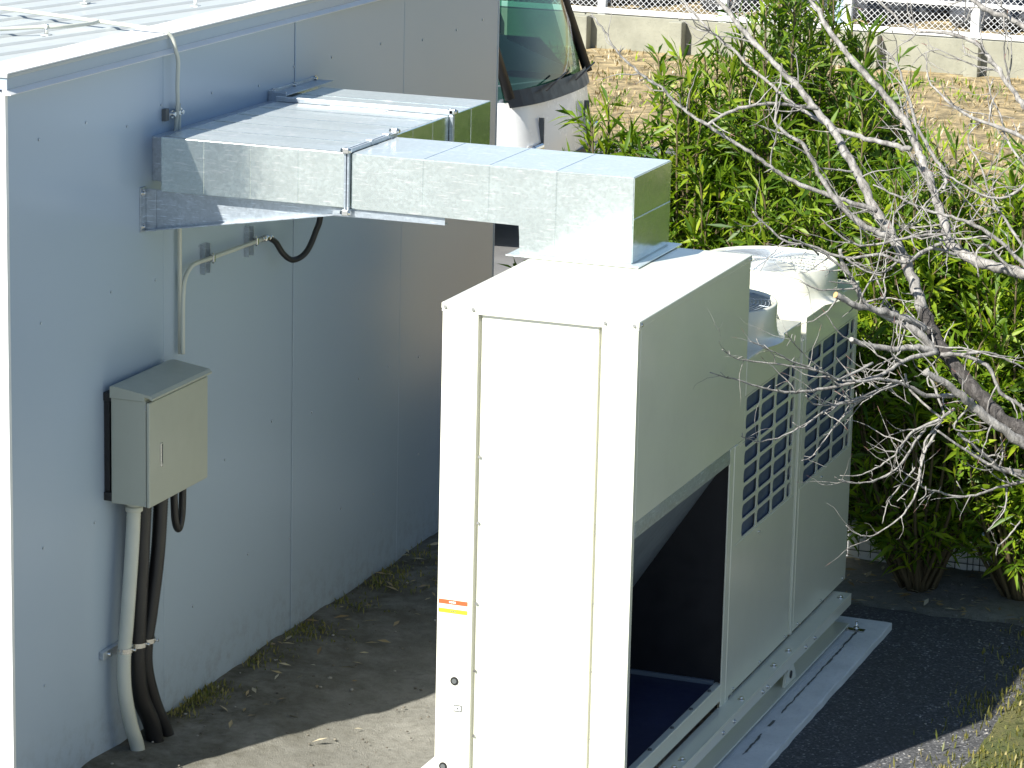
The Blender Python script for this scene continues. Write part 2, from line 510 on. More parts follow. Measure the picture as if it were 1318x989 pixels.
# ------------------------------------------------------------------ air duct
DZ0, DZ1, DY0, DY1 = 2.306, 2.530, .943, 1.402
PX0, PX1 = -1.612, -.800
duct = thing('air_duct', 'galvanised steel air duct running from the hut wall down onto the white unit', 'duct', (-.6, 1.5, 2.306))
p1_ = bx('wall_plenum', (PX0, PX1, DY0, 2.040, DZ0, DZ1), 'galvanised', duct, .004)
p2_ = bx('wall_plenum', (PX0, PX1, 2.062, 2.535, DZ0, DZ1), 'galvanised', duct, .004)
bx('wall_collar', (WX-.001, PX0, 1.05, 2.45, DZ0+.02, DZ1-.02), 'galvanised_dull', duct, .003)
run = B()
prism(run, [(-.775, DZ0), (-.06, DZ0), (-.06, 2.192), (.404, 2.192), (.404, DZ1), (-.775, DZ1)], 'y', DY0, DY1)
bmesh.ops.bevel(run, geom=run.edges[:], offset=.004, segments=2, affect='EDGES')
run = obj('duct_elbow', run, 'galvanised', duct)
def bead(x0, x1, y0, y1, z0, z1, par): bx('seam_bead', (x0, x1, y0, y1, z0, z1), 'galvanised', par, .0012, 1)
for x in (-1.421, -1.215, -1.004):
    bead(x-.0022, x+.0022, DY0-.0016, DY0+.004, DZ0+.006, DZ1-.006, p1_)
for x in (-.468, -.191, .088):
    bead(x-.0022, x+.0022, DY0-.0016, DY0+.004, (DZ0 if x < -.06 else 2.2)+.006, DZ1-.006, run)
    bead(x-.0022, x+.0022, DY0+.006, DY1-.006, DZ1-.004, DZ1+.0016, run)
for y in (1.19, 1.42, 1.64, 1.86):
    bead(PX0+.006, PX1-.006, y-.003, y+.003, DZ1-.004, DZ1+.003, p1_)
for y in (1.64, 1.86):
    bead(PX1-.004, PX1+.0016, y-.002, y+.002, DZ0+.006, DZ1-.006, p1_)
for y in (2.30,):
    bead(PX0+.006, PX1-.006, y-.003, y+.003, DZ1-.004, DZ1+.003, p2_)
    bead(PX1-.004, PX1+.0016, y-.002, y+.002, DZ0+.006, DZ1-.006, p2_)
bead(.4035, .4056, DY0+.006, DY1-.006, 2.363, 2.367, run)
# upper skins of the plenum are cross-broken: shallow pitched trays
for (a, b_) in ((DY0+.012, 1.185), (1.197, 1.415), (1.425, 1.635), (1.645, 1.855), (1.865, 2.03)):
    bm = B()
    xm, ym = (PX0+PX1)/2, (a+b_)/2
    c4 = [bm.verts.new((x, y, DZ1+.0008)) for x, y in ((PX0+.01, a), (PX1-.01, a), (PX1-.01, b_), (PX0+.01, b_))]
    r4 = [bm.verts.new((x, ym+.03*(1 if x > xm else -1)*0, DZ1+.0022)) for x in (PX0+.12, PX1-.12)]
    bm.faces.new((c4[0], c4[1], r4[1], r4[0])); bm.faces.new((c4[2], c4[3], r4[0], r4[1]))
    bm.faces.new((c4[1], c4[2], r4[1])); bm.faces.new((c4[3], c4[0], r4[0]))
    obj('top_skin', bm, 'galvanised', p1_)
# flanges
def flange_x(x0, x1, y0, y1, z0, z1, t_, par):
    bm = B()
    box(bm, x0, x1, y0-t_, y0, z0-t_, z1+t_, .002); box(bm, x0, x1, y1, y1+t_, z0-t_, z1+t_, .002)
    box(bm, x0, x1, y0+.0005, y1-.0005, z1, z1+t_-.001, .002); box(bm, x0, x1, y0+.0005, y1-.0005, z0-t_+.001, z0, .002)
    return obj('joint_flange', bm, 'galvanised_dull', par)
flange_x(-.798, -.789, DY0, DY1, DZ0, DZ1, .020, duct)
flange_x(-.786, -.777, DY0, DY1, DZ0, DZ1, .018, duct)
bm = B()
for y in (2.042, 2.0535):
    box(bm, PX0, PX1+.016, y, y+.009, DZ1, DZ1+.022, .002)
    box(bm, PX1, PX1+.018, y, y+.009, DZ0-.01, DZ1-.0005, .002)
obj('joint_flange', bm, 'galvanised_dull', duct)
for (x, y, z) in ((-.7875, DY0-.022, DZ1+.012), (-.7875, DY0-.022, DZ0-.012), (-.7875, DY1+.012, DZ1+.022), (PX1+.012, 2.053, DZ1+.016)):
    bm = B(); cyl(bm, (x-.022, y, z), (x+.022, y, z), .008, 8); box(bm, x-.013, x+.013, y-.011, y+.011, z-.011, z+.011, .002)
    obj('corner_bolt', bm, 'chrome', duct)
for y in (1.16, 1.33):
    bx('flange_clip', (-.802, -.774, y-.012, y+.012, DZ1+.003, DZ1+.024), 'galvanised_dull', duct, .002)
bx('base_flange', (-.10, .446, DY0-.045, DY1+.040, 2.1865, 2.1915), 'galvanised', duct, .0015)
bx('foil_patch', (-1.345, -1.075, 1.955, 2.034, DZ1+.0025, DZ1+.0033), 'foil', p1_, 0)

# brackets that carry the duct
br = thing('duct_bracket', 'tapered galvanised bracket plate under the near edge of the duct', 'bracket', (-1.7, 1.0, 2.13), 'duct brackets on the wall')
bm = B()
prism(bm, [(WX+.009, 2.134), (WX+.009, 2.303), (-.60, 2.303), (-.60, 2.276), (-.86, 2.272)], 'y', .990, .994)
obj('gusset_plate', bm, 'galvanised_dull', br)
bm = B()
box(bm, WX+.0005, WX+.0045, .935, .9885, 2.130, 2.314, .001); box(bm, WX+.005, WX+.05, .9845, .9885, 2.130, 2.303, .001)
obj('wall_angle', bm, 'galvanised_dull', br)
bm = B()
A_ = [(WX+.01, 2.134), (-.86, 2.272), (-.378, 2.276)]
prism(bm, [(WX+.01, 2.131), (-.86, 2.269), (-.378, 2.273), (-.378, 2.277), (-.86, 2.2735), (WX+.01, 2.1355)], 'y', .960, .989)
obj('bottom_lip', bm, 'galvanised_dull', br)
bx('arm', (-.86, -.378, .957, .9605, 2.272, 2.303), 'galvanised_dull', br, .001)
for z in (2.29, 2.152):
    bm = B(); hexbolt(bm, (WX+.0045, .957, z), 'x', .008); obj('bolt', bm, 'chrome', br)
br = thing('duct_bracket', 'galvanised wall angle holding the far end of the duct', 'bracket', (-1.7, 2.4, 2.49), 'duct brackets on the wall')
bm = B()
box(bm, WX+.0005, WX+.005, 2.165, 2.69, 2.470, 2.556, .001); box(bm, WX+.0055, WX+.085, 2.165, 2.69, 2.536, 2.540, .001)
obj('wall_angle', bm, 'galvanised_dull', br)
bx('end_plate', (WX+.0055, WX+.09, 2.158, 2.162, 2.46, 2.556), 'galvanised_dull', br, .001)
for y in (2.21, 2.43, 2.66):
    bm = B(); hexbolt(bm, (WX+.005, y, 2.548), 'x', .008); obj('bolt', bm, 'chrome', br)

# ------------------------------------------------------------------ packaged unit
H = 2.184; XW = .75; LY = 1.385
unit = thing('air_conditioning_unit', 'tall cream white packaged air conditioning unit with open intake and grilles', 'air conditioner', (.375, 1.5, .2))
ZB = .31
def post(x0, x1):
    bm = B()
    box(bm, x0, x1, 0, .03, ZB, 2.152, .003)
    return obj('front_post', bm, 'unit_paint', unit)
fp = post(0, .140)
post(.612, XW)
bx('front_panel', (.150, .598, .012, .028, ZB, 2.150), 'unit_paint', unit, .003)
bx('panel_recess', (.139, .613, .0285, .034, ZB, 2.152), 'unit_paint', unit, 0)
bm = B()
box(bm, -.004, XW+.004, -.004, LY+.004, 2.160, H, .004)
obj('top_cover', bm, 'unit_paint', unit)
bx('top_lip', (-.002, XW+.002, -.002, .030, 2.1505, 2.1595), 'unit_paint', unit, .001)
bx('side_panel', (XW-.004, XW, .031, LY, 1.435, 2.1595), 'unit_paint', unit, .0015)
bm = B()
prism(bm, [(XW-.0005, 1.4345), (XW-.0035, 1.4345), (XW-.022, 1.372), (XW-.012, 1.368), (XW+.001, 1.376), (XW+.002, 1.40)], 'y', .031, 1.203)
obj('intake_lip', bm, 'galvanised_dull', unit)  # same painted sheet as the panel; dull metal tone paints in its dark reflections
bx('side_panel', (0, .004, .031, LY, ZB, 2.1595), 'unit_paint', unit, .0015)
bx('back_panel', (.0045, XW-.0045, LY-.006, LY-.001, ZB, 2.1595), 'unit_paint', unit, 0)
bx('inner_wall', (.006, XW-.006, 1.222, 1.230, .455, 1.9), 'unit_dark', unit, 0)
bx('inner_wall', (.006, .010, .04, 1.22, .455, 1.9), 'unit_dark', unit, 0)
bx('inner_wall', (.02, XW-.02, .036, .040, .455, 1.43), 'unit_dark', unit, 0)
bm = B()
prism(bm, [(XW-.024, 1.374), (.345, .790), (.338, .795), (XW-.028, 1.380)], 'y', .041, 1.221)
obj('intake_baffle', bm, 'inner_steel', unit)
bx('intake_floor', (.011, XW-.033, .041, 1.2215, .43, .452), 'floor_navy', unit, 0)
bx('floor_angle', (.30, XW-.034, 1.206, 1.2213, .4525, .470), 'inner_steel', unit, .001)
bm = B()
box(bm, XW-.032, XW, .031, 1.262, .392, .462, .004)
rail = obj('intake_rail', bm, 'unit_paint', unit)
for y in (.35, .62, .86, 1.1):
    bm = B(); cyl(bm, (XW-.016, y, .461), (XW-.016, y, .468), .008, 8); obj('rivet', bm, 'grey_ink', rail)
bm = B()
box(bm, XW-.005, XW+.001, 1.204, 1.262, .318, 1.434, .002)
box(bm, XW-.03, XW+.003, 1.2625, 1.305, .318, 1.434, .003)
obj('corner_post', bm, 'unit_paint', unit)
# front screws
for x, zs in ((.144, (1.62, 1.37, 1.06, .80, .545)), (.605, (2.08, 1.42, 1.385, 1.12, .86, .60))):
    for z in zs:
        bm = B(); cyl(bm, (x+.009, .012, z), (x+.009, .003, z), .0055, 8); obj('screw', bm, 'chrome', unit)
for x in (.012, .120, .625, .735):
    bm = B(); cyl(bm, (x, -.004, 2.170), (x, -.009, 2.170), .006, 8); obj('screw', bm, 'chrome', unit)
for y, z in ((.02, 2.168), (LY-.02, 2.168)):
    bm = B(); cyl(bm, (XW+.003, y, z), (XW+.009, y, z), .007, 8); obj('screw', bm, 'chrome', unit)
# warning strips, cable hole, latch
def flat(name, x0, x1, z0, z1, mat, par, y=-.0008): return bx(name, (x0, x1, y, -.0001 if y > -.001 else y+.0006, z0, z1), mat, par, 0)
flat('warning_strip', .006, .121, 1.046, 1.063, 'red_label', fp)
flat('warning_strip', .006, .121, 1.012, 1.028, 'yellow_label', fp)
for x, z in ((.048, 1.0545), (.055, 1.0545), (.062, 1.0545), (.069, 1.0545)):
    flat('print_mark', x, x+.005, z-.0035, z+.0035, 'paper', fp, -.0015)
for x, z in ((.054, 1.020), (.062, 1.020), (.070, 1.020)):
    flat('print_mark', x, x+.005, z-.003, z+.003, 'grey_ink', fp, -.0015)
for x, z, l in ((.070, .926, .02), (.066, .872, .006), (.078, .872, .005), (.090, .872, .006), (.102, .871, .007), (.018, .812, .05)):
    flat('print_mark', x, x+l, z, z+.0025, 'box_paint', fp, -.0015)
for x, z, r in ((.075, .751, .016), (.036, .410, .016)):
    bm = B(); cyl(bm, (x, -.003, z), (x, .004, z), r, 20); h_ = obj('cable_grommet', bm, 'black_rubber', fp)
    bm = B(); cyl(bm, (x, -.0045, z), (x, -.0031, z), r*.6, 16); obj('cap', bm, 'grey_ink', h_)
lt = flat('latch', .074, .106, .633, .659, 'grey_ink', fp, -.002)
flat('latch_face', .078, .102, .637, .655, 'paper', lt, -.003)
flat('latch_key', .087, .093, .642, .650, 'grey_ink', lt, -.004)

# condenser modules
def rrect(cx, cy, hx, hy, r, k=4):
    pts = []
    for (sx_, sy_, a0) in ((1, 1, 0), (-1, 1, 90), (-1, -1, 180), (1, -1, 270)):
        for j in range(k+1):
            a = math.radians(a0+90*j/k)
            pts.append((cx+sx_*(hx-r)+r*math.cos(a), cy+sy_*(hy-r)+r*math.sin(a)))
    return pts
def grille(y0, y1, z0, z1, cols, rows, x):
    bm = B()
    tot = sum(cols); ya = y0
    for wc in cols:
        yb = ya+(y1-y0)*wc/tot
        for r_ in range(rows):
            za = z0+(z1-z0)*r_/rows; zb = z0+(z1-z0)*(r_+1)/rows
            cy, cz = (ya+yb)/2, (za+zb)/2; hy, hz = (yb-ya)/2, (zb-za)/2
            inn = rrect(cy, cz, hy-.0095, hz-.0075, min(.020, hy-.012), 4)
            outr = []
            for qd, (sx_, sy_) in enumerate(((1, 1), (-1, 1), (-1, -1), (1, -1))):
                C_ = (cy+sx_*hy, cz+sy_*hz); i0, i4 = inn[qd*5], inn[qd*5+4]
                S_ = (C_[0], i0[1]) if qd % 2 == 0 else (i0[0], C_[1])
                E_ = (i4[0], C_[1]) if qd % 2 == 0 else (C_[0], i4[1])
                outr += [S_, ((S_[0]+C_[0])/2, (S_[1]+C_[1])/2), C_, ((E_[0]+C_[0])/2, (E_[1]+C_[1])/2), E_]
            n = len(inn)
            fi = [bm.verts.new((x, u, v)) for u, v in inn]; fo = [bm.verts.new((x, u, v)) for u, v in outr]
            bi = [bm.verts.new((x-.004, u, v)) for u, v in inn]
            for k in range(n):
                k2 = (k+1) % n
                bm.faces.new((fi[k], fi[k2], fo[k2], fo[k])); bm.faces.new((fi[k], bi[k], bi[k2], fi[k2]))
        ya = yb
    return bm
def module(y0, yu, y1, gy0, gy1, zt, cowl_y):
    gz0, gz1 = 1.012, 1.606
    bm = B()
    # chassis: side frame round the grille, end walls, top
    zb = .377
    box(bm, XW-.02, XW, y0, y1, zb, gz0-.0005, .003)
    box(bm, XW-.02, XW, yu, y1, gz1+.0005, zt, .004)
    box(bm, XW-.02, XW-.001, y0, gy0-.0005, gz0, 1.433, 0); box(bm, XW-.02, XW-.001, yu, gy0-.0005, 1.4335, gz1, 0); box(bm, XW-.02, XW-.001, gy1+.0005, y1, gz0, gz1, 0)
    box(bm, .02, XW-.0205, yu+.001, yu+.02, zb, zt-.02, .003); box(bm, .02, XW-.0205, y1-.02, y1-.001, zb, zt-.02, .003)
    box(bm, 0, .0195, yu, y1, zb, zt, .003)
    box(bm, .0005, XW-.0006, yu+.0005, y1-.0005, zt-.0195, zt+.001, .003)
    md = obj('condenser_module', bm, 'unit_paint', unit)
    bm = grille(gy0, gy1, gz0, gz1, (1, 1, 1, .36), 8, XW-.002)
    obj('grille_panel', bm, 'unit_paint', md)
    bm = B()
    k = gy0-.02
    box(bm, XW-.045, XW-.014, gy0+.001, gy1-.001, gz0-.0, gz1+.0)
    co = obj('coil', bm, 'coil_navy', md)
    cx, r, hc = .45, .300, .150
    # fan cowl, flared at the foot, open on top
    bm = B(); n = 56; rings = []
    prof = [(r+.035, zt+.001), (r+.014, zt+.010), (r+.004, zt+.030), (r, zt+.06), (r, zt+hc-.006), (r-.004, zt+hc), (r-.014, zt+hc-.001), (r-.018, zt+hc-.010), (r-.018, zt+.02)]
    for (rr, zz) in prof:
        rings.append([bm.verts.new((cx+rr*math.cos(2*math.pi*j/n) if True else 0, cowl_y+rr*math.sin(2*math.pi*j/n), zz)) for j in range(n)])
    for i in range(len(rings)-1):
        for j in range(n):
            f = bm.faces.new((rings[i][j], rings[i][(j+1) % n], rings[i+1][(j+1) % n], rings[i+1][j])); f.smooth = True
    cw = obj('fan_cowl', bm, 'unit_paint', md)
    # wire guard: domed rings and spokes sunk in the cowl
    bm = B()
    for q in range(1, 19):
        rr = (r-.018)*q/18
        zz = zt+hc-.012-.030*(1-(q/18)**2)*-.4
        pts = [(cx+rr*math.cos(2*math.pi*j/36), cowl_y+rr*math.sin(2*math.pi*j/36), zz) for j in range(37)]
        tube(bm, pts, .0015, 4, False)
    for a in range(12):
        an = 2*math.pi*a/12
        pts = [(cx+(r-.018)*s*math.cos(an), cowl_y+(r-.018)*s*math.sin(an), zt+hc-.012+.012*(1-s*s)+.002) for s in (.05, .3, .6, 1)]
        tube(bm, pts, .0018, 4, False)
    obj('fan_guard', bm, 'galvanised_dull', md)
    # motor hub and blades
    bm = B(); cyl(bm, (cx, cowl_y, zt+.01), (cx, cowl_y, zt+.095), .06, 20)
    hub = obj('fan_hub', bm, 'unit_paint', md)
    for a in range(4):
        bm = B(); an = math.pi*a/2+.4
        rows = []
        for s in range(6):
            rr = .058+(r-.04-.058)*s/5; wd = .5-.15*s/5
            rows.append([bm.verts.new((cx+rr*math.cos(an+wd*u), cowl_y+rr*math.sin(an+wd*u), zt+.05+.03*u)) for u in (-1, 0, 1)])
        for s in range(5):
            for u in range(2): bm.faces.new((rows[s][u], rows[s][u+1], rows[s+1][u+1], rows[s+1][u]))
        obj('fan_blade', bm, 'inner_steel', md)
    for y in (y0+.06, (y0+y1)/2, y1-.06):
        bm = B(); cyl(bm, (XW-.001, y, .395), (XW+.006, y, .395), .0055, 8); obj('screw', bm, 'chrome', md)
    bm = B(); cyl(bm, (XW-.001, y0+.35, 1.60-.62), (XW+.006, y0+.35, 1.60-.62), .005, 8); obj('screw', bm, 'chrome', md)
    return md
module(1.307, 1.391, 2.180, 1.402, 2.135, 1.758, 1.76)
module(2.262, 2.262, 3.125, 2.310, 3.088, 1.758, 2.70)
bx('joint_strip', (XW-.05, XW-.012, 2.1805, 2.2615, .377, 1.672), 'unit_paint', unit, .002)
bx('joint_strip', (XW-.0115, XW+.004, 2.205, 2.235, .377, 1.672), 'unit_paint', unit, .002)
bx('lifting_lug', (.60, .606, 2.186, 2.256, 1.66, 1.80), 'unit_paint', unit, .002)

# base rail, feet
def rail_at(xo, sgn):
    bm = B()
    a, b_ = (xo, xo-.085*sgn)
    x0, x1 = min(a, b_), max(a, b_)
    box(bm, x0, x1, -.05, 2.955, .358, .3655, .002)
    box(bm, min(xo, xo-.007*sgn), max(xo, xo-.007*sgn), -.05, 2.955, .312, .3575, .002)
    box(bm, min(xo-.075*sgn, xo-.085*sgn), max(xo-.075*sgn, xo-.085*sgn), -.05, 2.955, .225, .3575, 0)
    box(bm, x0+.002, x1-.002, -.05, 2.95, .216, .2245, .001)
    return obj('base_rail', bm, 'unit_paint', unit)
rr_ = rail_at(.826, 1)
rail_at(-.07, -1)
for y in (.45, .55, 1.33, 1.80, 2.02, 2.86):
    bm = B(); hexbolt(bm, (.800, y, .3655), 'z', .009, .010); obj('bolt', bm, 'chrome', rr_)
for y in (.4, 2.03):
    bm = B()
    pts = [(y-.085, .2265), (y+.085, .2265), (y+.07, .262), (y+.03, .311), (y-.02, .311), (y-.07, .262)]
    prism(bm, pts, 'x', .800, .812)
    ft = obj('mounting_foot', bm, 'unit_paint', unit)
    bm = B(); cyl(bm, (.8115, y, .262), (.815, y, .262), .017, 16); obj('foot_hole', bm, 'black_rubber', ft)
bm = B(); cyl(bm, (.862, 2.93, .2), (.862, 2.93, .245), .006, 8); tube(bm, [(.862, 2.93, .21), (.862, 2.93, .218)], .014, 6); box(bm, .82, .90, 2.91, 2.95, .2005, .207, .001)
obj('anchor_bolt', bm, 'chrome', unit)
for y in (1.0, 1.15, 1.55, 1.62, 2.2, 2.34):
    bm = B(); hexbolt(bm, (.8258, y, .335), 'x', .006, .005); obj('bolt', bm, 'chrome', rr_)

pl = thing('concrete_plinth', 'low white painted concrete slab under the air conditioning unit', 'plinth', (.4, 1.4, .12))
bm = B(); box(bm, -.25, .980, -.4, 3.125, .10, .200, .006)
bmesh.ops.subdivide_edges(bm, edges=[e for e in bm.edges if e.calc_length() > .5], cuts=40, use_grid_fill=True)
for v in bm.verts:
    if v.co.x > .96: v.co.x += random.uniform(-.003, .002); v.co.z += random.uniform(-.002, .001)
obj('slab', bm, 'plinth_concrete', pl)
for (ya, yb) in ((1.15, 1.42), (1.52, 1.60), (1.70, 2.95)):
    bm = B()
    n = int((yb-ya)/.03); P = [(.868+random.uniform(-.003, .003), ya+(yb-ya)*k/n, .2016) for k in range(n+1)]
    for k in range(n):
        w1, w2 = random.uniform(.002, .006), random.uniform(.002, .006)
        q = [bm.verts.new(c_) for c_ in ((P[k][0]-w1, P[k][1], .2018), (P[k][0]+w1, P[k][1], .2018), (P[k+1][0]+w1, P[k+1][1], .2018), (P[k+1][0]-w1, P[k+1][1], .2018))]
        bm.faces.new(q)
    obj('sealant_crack', bm, 'grey_ink', pl)

# ------------------------------------------------------------------ switch box and cables on the wall
eb = thing('electrical_box', 'grey beige steel switch box with sloping rain hood fixed to the hut wall', 'electrical box', (-1.6, .87, 1.08))
EX0, EX1, EY0, EY1, EZ0, EZ1 = -1.668, -1.512, .606, 1.135, 1.076, 1.515
body = bx('body', (EX0, EX1, EY0, EY1, EZ0, EZ1), 'box_paint', eb, .004)
dr = bx('door', (EX1+.003, EX1+.018, EY0-.002, EY1+.002, EZ0-.002, EZ1-.004), 'box_paint', eb, .005, 3)
bm = B()
prism(bm, [(EX0-.002, EZ1+.001), (EX0-.002, 1.562), (EX0+.02, 1.564), (EX1+.022, 1.541), (EX1+.034, 1.530), (EX1+.034, 1.522), (EX1+.028, 1.522), (EX1+.018, 1.5305), (EX1-.002, 1.534), (EX1-.002, EZ1+.001)], 'y', EY0-.006, EY1+.006)
obj('rain_hood', bm, 'box_paint', eb)
hd = bx('handle', (EX1+.018, EX1+.023, .697, .716, 1.225, 1.325), 'chrome', dr, .002)
bx('handle_slot', (EX1+.0231, EX1+.0236, .704, .713, 1.238, 1.318), 'grey_ink', dr, 0)
for z in (1.515, 1.10):
    bx('mounting_rail', (WX+.0005, EX0-.0005, EY0+.004, EY0+.05, z-.018, z+.018), 'black_rubber', eb, .002)
bx('mounting_rail', (WX+.0005, EX0-.012, EY0+.010, EY0+.035, 1.12, 1.495), 'black_rubber', eb, .001)
for z in (1.49, 1.09):
    bx('hinge', (EX1+.0002, EX1+.0028, EY0-.004, EY0+.004, z-.012, z+.012), 'chrome', eb, 0)

def ribbed(bm, pts, r, pitch, amp, n=14):
    P = spline(pts, 40)
    L = [0]
    for a, b_ in zip(P[:-1], P[1:]): L.append(L[-1]+(b_-a).length)
    tot = L[-1]; out = []; rs = []
    s = 0; k = 0; i = 0
    while s < tot:
        while L[i+1] < s: i += 1
        f = (s-L[i])/max(1e-9, L[i+1]-L[i])
        out.append(P[i].lerp(P[i+1], f)); rs.append(r+(amp if k % 2 else -amp)); s += pitch/2; k += 1
    tube(bm, out, rs, n)
cw_ = thing('flexible_conduit', 'white ribbed flexible conduit from the switch box down to the soil', 'conduit', (-1.63, .70, 0), 'conduits under the switch box')
bm = B(); ribbed(bm, [(-1.625, .722, 1.05), (-1.625, .700, .85), (-1.63, .665, .57), (-1.635, .645, .40), (-1.63, .645, .26), (-1.62, .675, .12), (-1.61, .705, .03), (-1.605, .715, -.02)], .0290, .013, .0016)
obj('hose', bm, 'white_plastic', cw_)
bm = B(); cyl(bm, (-1.625, .722, 1.04), (-1.625, .724, 1.077), .033, 16); cyl(bm, (-1.625, .722, 1.02), (-1.625, .722, 1.041), .036, 16)
obj('gland', bm, 'white_plastic', cw_)
def hose(label, pts, r, rib=True, name='corrugated_hose'):
    bm = B()
    if rib: ribbed(bm, pts, r, .012, .0018)
    else: tube(bm, spline(pts, 10), r, 12)
    return tag(obj(name, bm, 'black_rubber'), label, 'hose', 'conduits under the switch box')
hose('thick black hose right beside the white ribbed conduit under the switch box', [(-1.625, .805, 1.077), (-1.63, .790, .8), (-1.635, .768, .5), (-1.635, .762, .34), (-1.63, .785, .2), (-1.61, .835, .08), (-1.60, .862, -.02)], .036)
hose('black ribbed hose farthest from the white conduit under the switch box', [(-1.605, .930, 1.077), (-1.61, .905, .8), (-1.625, .868, .55), (-1.635, .845, .42), (-1.635, .845, .3), (-1.62, .885, .15), (-1.60, .930, .04), (-1.59, .95, -.02)], .030)
hose('slim black hose squeezed between the two thick black hoses', [(-1.65, .868, 1.077), (-1.655, .855, .8), (-1.66, .82, .45), (-1.66, .82, .3), (-1.64, .86, .1), (-1.62, .90, -.02)], .022, False)
hose('small loop of black cable hanging below the switch box', [(-1.60, 1.035, 1.079), (-1.60, 1.035, 1.0), (-1.60, 1.045, .90), (-1.60, 1.075, .855), (-1.60, 1.105, .90), (-1.60, 1.115, 1.0), (-1.60, 1.115, 1.079)], .016, False, 'cable_loop')
cl = thing('pipe_clamp', 'small steel clamp bar holding the hoses against the wall', 'clamp', (-1.66, .75, .43))
bx('bar', (WX+.0005, WX+.022, .560, .935, .418, .452), 'galvanised_dull', cl, .002)
for (y, x, r, z) in ((.652, -1.634, .033, .445), (.764, -1.636, .041, .438), (.850, -1.634, .035, .430)):
    bm = B()
    pts = [(x+(r)*math.cos(a), y+r*math.sin(a), z) for a in [math.radians(v) for v in range(-115, 116, 10)]]
    for i in range(len(pts)-1):
        p_, q_ = Vector(pts[i]), Vector(pts[i+1])
        vs = [bm.verts.new(c_) for c_ in (p_+Vector((0, 0, -.010)), q_+Vector((0, 0, -.010)), q_+Vector((0, 0, .010)), p_+Vector((0, 0, .010)))]
        bm.faces.new(vs)
    obj('strap', bm, 'chrome', cl)
    bm = B(); cyl(bm, (x+r-.004, y+.012, z), (x+r+.012, y+.012, z), .006, 8); obj('clamp_screw', bm, 'chrome', cl)
bm = B(); cyl(bm, (WX+.01, .60, .435), (WX+.035, .60, .435), .008, 8); obj('clamp_screw', bm, 'chrome', cl)
bm = B(); box(bm, WX+.0005, WX+.05, .93, .985, .505, .54, .003); tag(obj('strut_stub', bm, 'galvanised_dull'), 'short steel strut stub on the wall right of the black hoses', 'bracket')

# rigid conduits
bm = B(); tube(bm, [(-1.685, 1.262, 1.56), (-1.685, 1.258, 2.40), (-1.685, 1.252, 2.62)], .009, 10)
tag(obj('rigid_conduit', bm, 'white_plastic'), 'straight thin grey conduit rising from the switch box behind the duct bracket', 'conduit', 'thin conduits above the switch box')
bm = B(); tube(bm, spline([(-1.672, 1.262, 1.56), (-1.672, 1.262, 1.65), (-1.672, 1.265, 1.80), (-1.672, 1.285, 1.88), (-1.672, 1.345, 1.920), (-1.67, 1.42, 1.926), (-1.67, 1.52, 1.924), (-1.67, 1.80, 1.920), (-1.67, 2.03, 1.918)], 6), .0095, 10)
ben = tag(obj('rigid_conduit', bm, 'white_plastic'), 'thin grey conduit bending right above the switch box onto two clips', 'conduit', 'thin conduits above the switch box')
bm = B(); tube(bm, [(-1.67, 2.03, 1.918), (-1.67, 2.05, 1.918)], .013, 8); tube(bm, [(-1.67, 2.05, 1.918), (-1.665, 2.085, 1.916)], .016, 6); tube(bm, [(-1.665, 2.085, 1.916), (-1.662, 2.115, 1.912)], .013, 8)
obj('gland', bm, 'chrome', ben)
bm = B(); tube(bm, spline([(-1.662, 2.10, 1.912), (-1.655, 2.15, 1.885), (-1.64, 2.20, 1.825), (-1.62, 2.262, 1.790), (-1.59, 2.33, 1.815), (-1.565, 2.375, 1.90), (-1.55, 2.40, 2.00), (-1.55, 2.40, 2.31)], 8), .0135, 10)
tag(obj('flexible_cable', bm, 'black_rubber'), 'black flexible cable hanging in a curve below the duct', 'cable')
for y, lab in ((1.523, 'steel strut clip on the wall nearer the bend of the conduit'), (1.955, 'steel strut clip on the wall next to the black cable')):
    c_ = thing('strut_clip', lab, 'clip', (-1.69, y, 1.92), 'strut clips holding the conduit')
    bm = B(); box(bm, WX+.0005, WX+.004, y-.028, y+.022, 1.855, 1.985, .001); box(bm, WX+.0045, WX+.024, y-.028, y-.025, 1.855, 1.985, 0); box(bm, WX+.0045, WX+.024, y+.019, y+.022, 1.855, 1.985, 0)
    obj('channel', bm, 'galvanised_dull', c_)
    bm = B(); box(bm, WX+.0245, WX+.05, y+.004, y+.019, 1.905, 1.938, .003); cyl(bm, (WX+.04, y+.012, 1.90), (WX+.04, y+.012, 1.945), .004, 6)
    obj('saddle', bm, 'chrome', c_)

# lightning conductor on roof and wall
def wire(label, pts, r):
    bm = B(); tube(bm, spline(pts, 6), r, 8)
    return tag(obj('lightning_conductor', bm, 'white_plastic'), label, 'wire', 'conductor wires on the hut roof')
wire('pale conductor wire crossing the roof and dropping down the wall to the clamp', [(-3.6, 1.56, 2.955), (-2.554, 1.319, 2.950), (-2.1, 1.205, 2.945), (-1.80, 1.135, 2.940), (-1.70, 1.130, 2.935), (-1.665, 1.150, 2.905), (-1.655, 1.165, 2.85), (-1.662, 1.20, 2.80), (-1.668, 1.205, 2.70), (-1.67, 1.212, 2.62), (-1.685, 1.222, 2.50), (-1.69, 1.225, 2.40)], .0085)
wire('pale conductor wire lying along the roof near its front edge', [(-2.35, .60, 2.945), (-2.231, .747, 2.945), (-2.12, .84, 2.950), (-2.04, .92, 2.950), (-2.01, 1.10, 2.945), (-2.02, 1.19, 2.945)], .008)
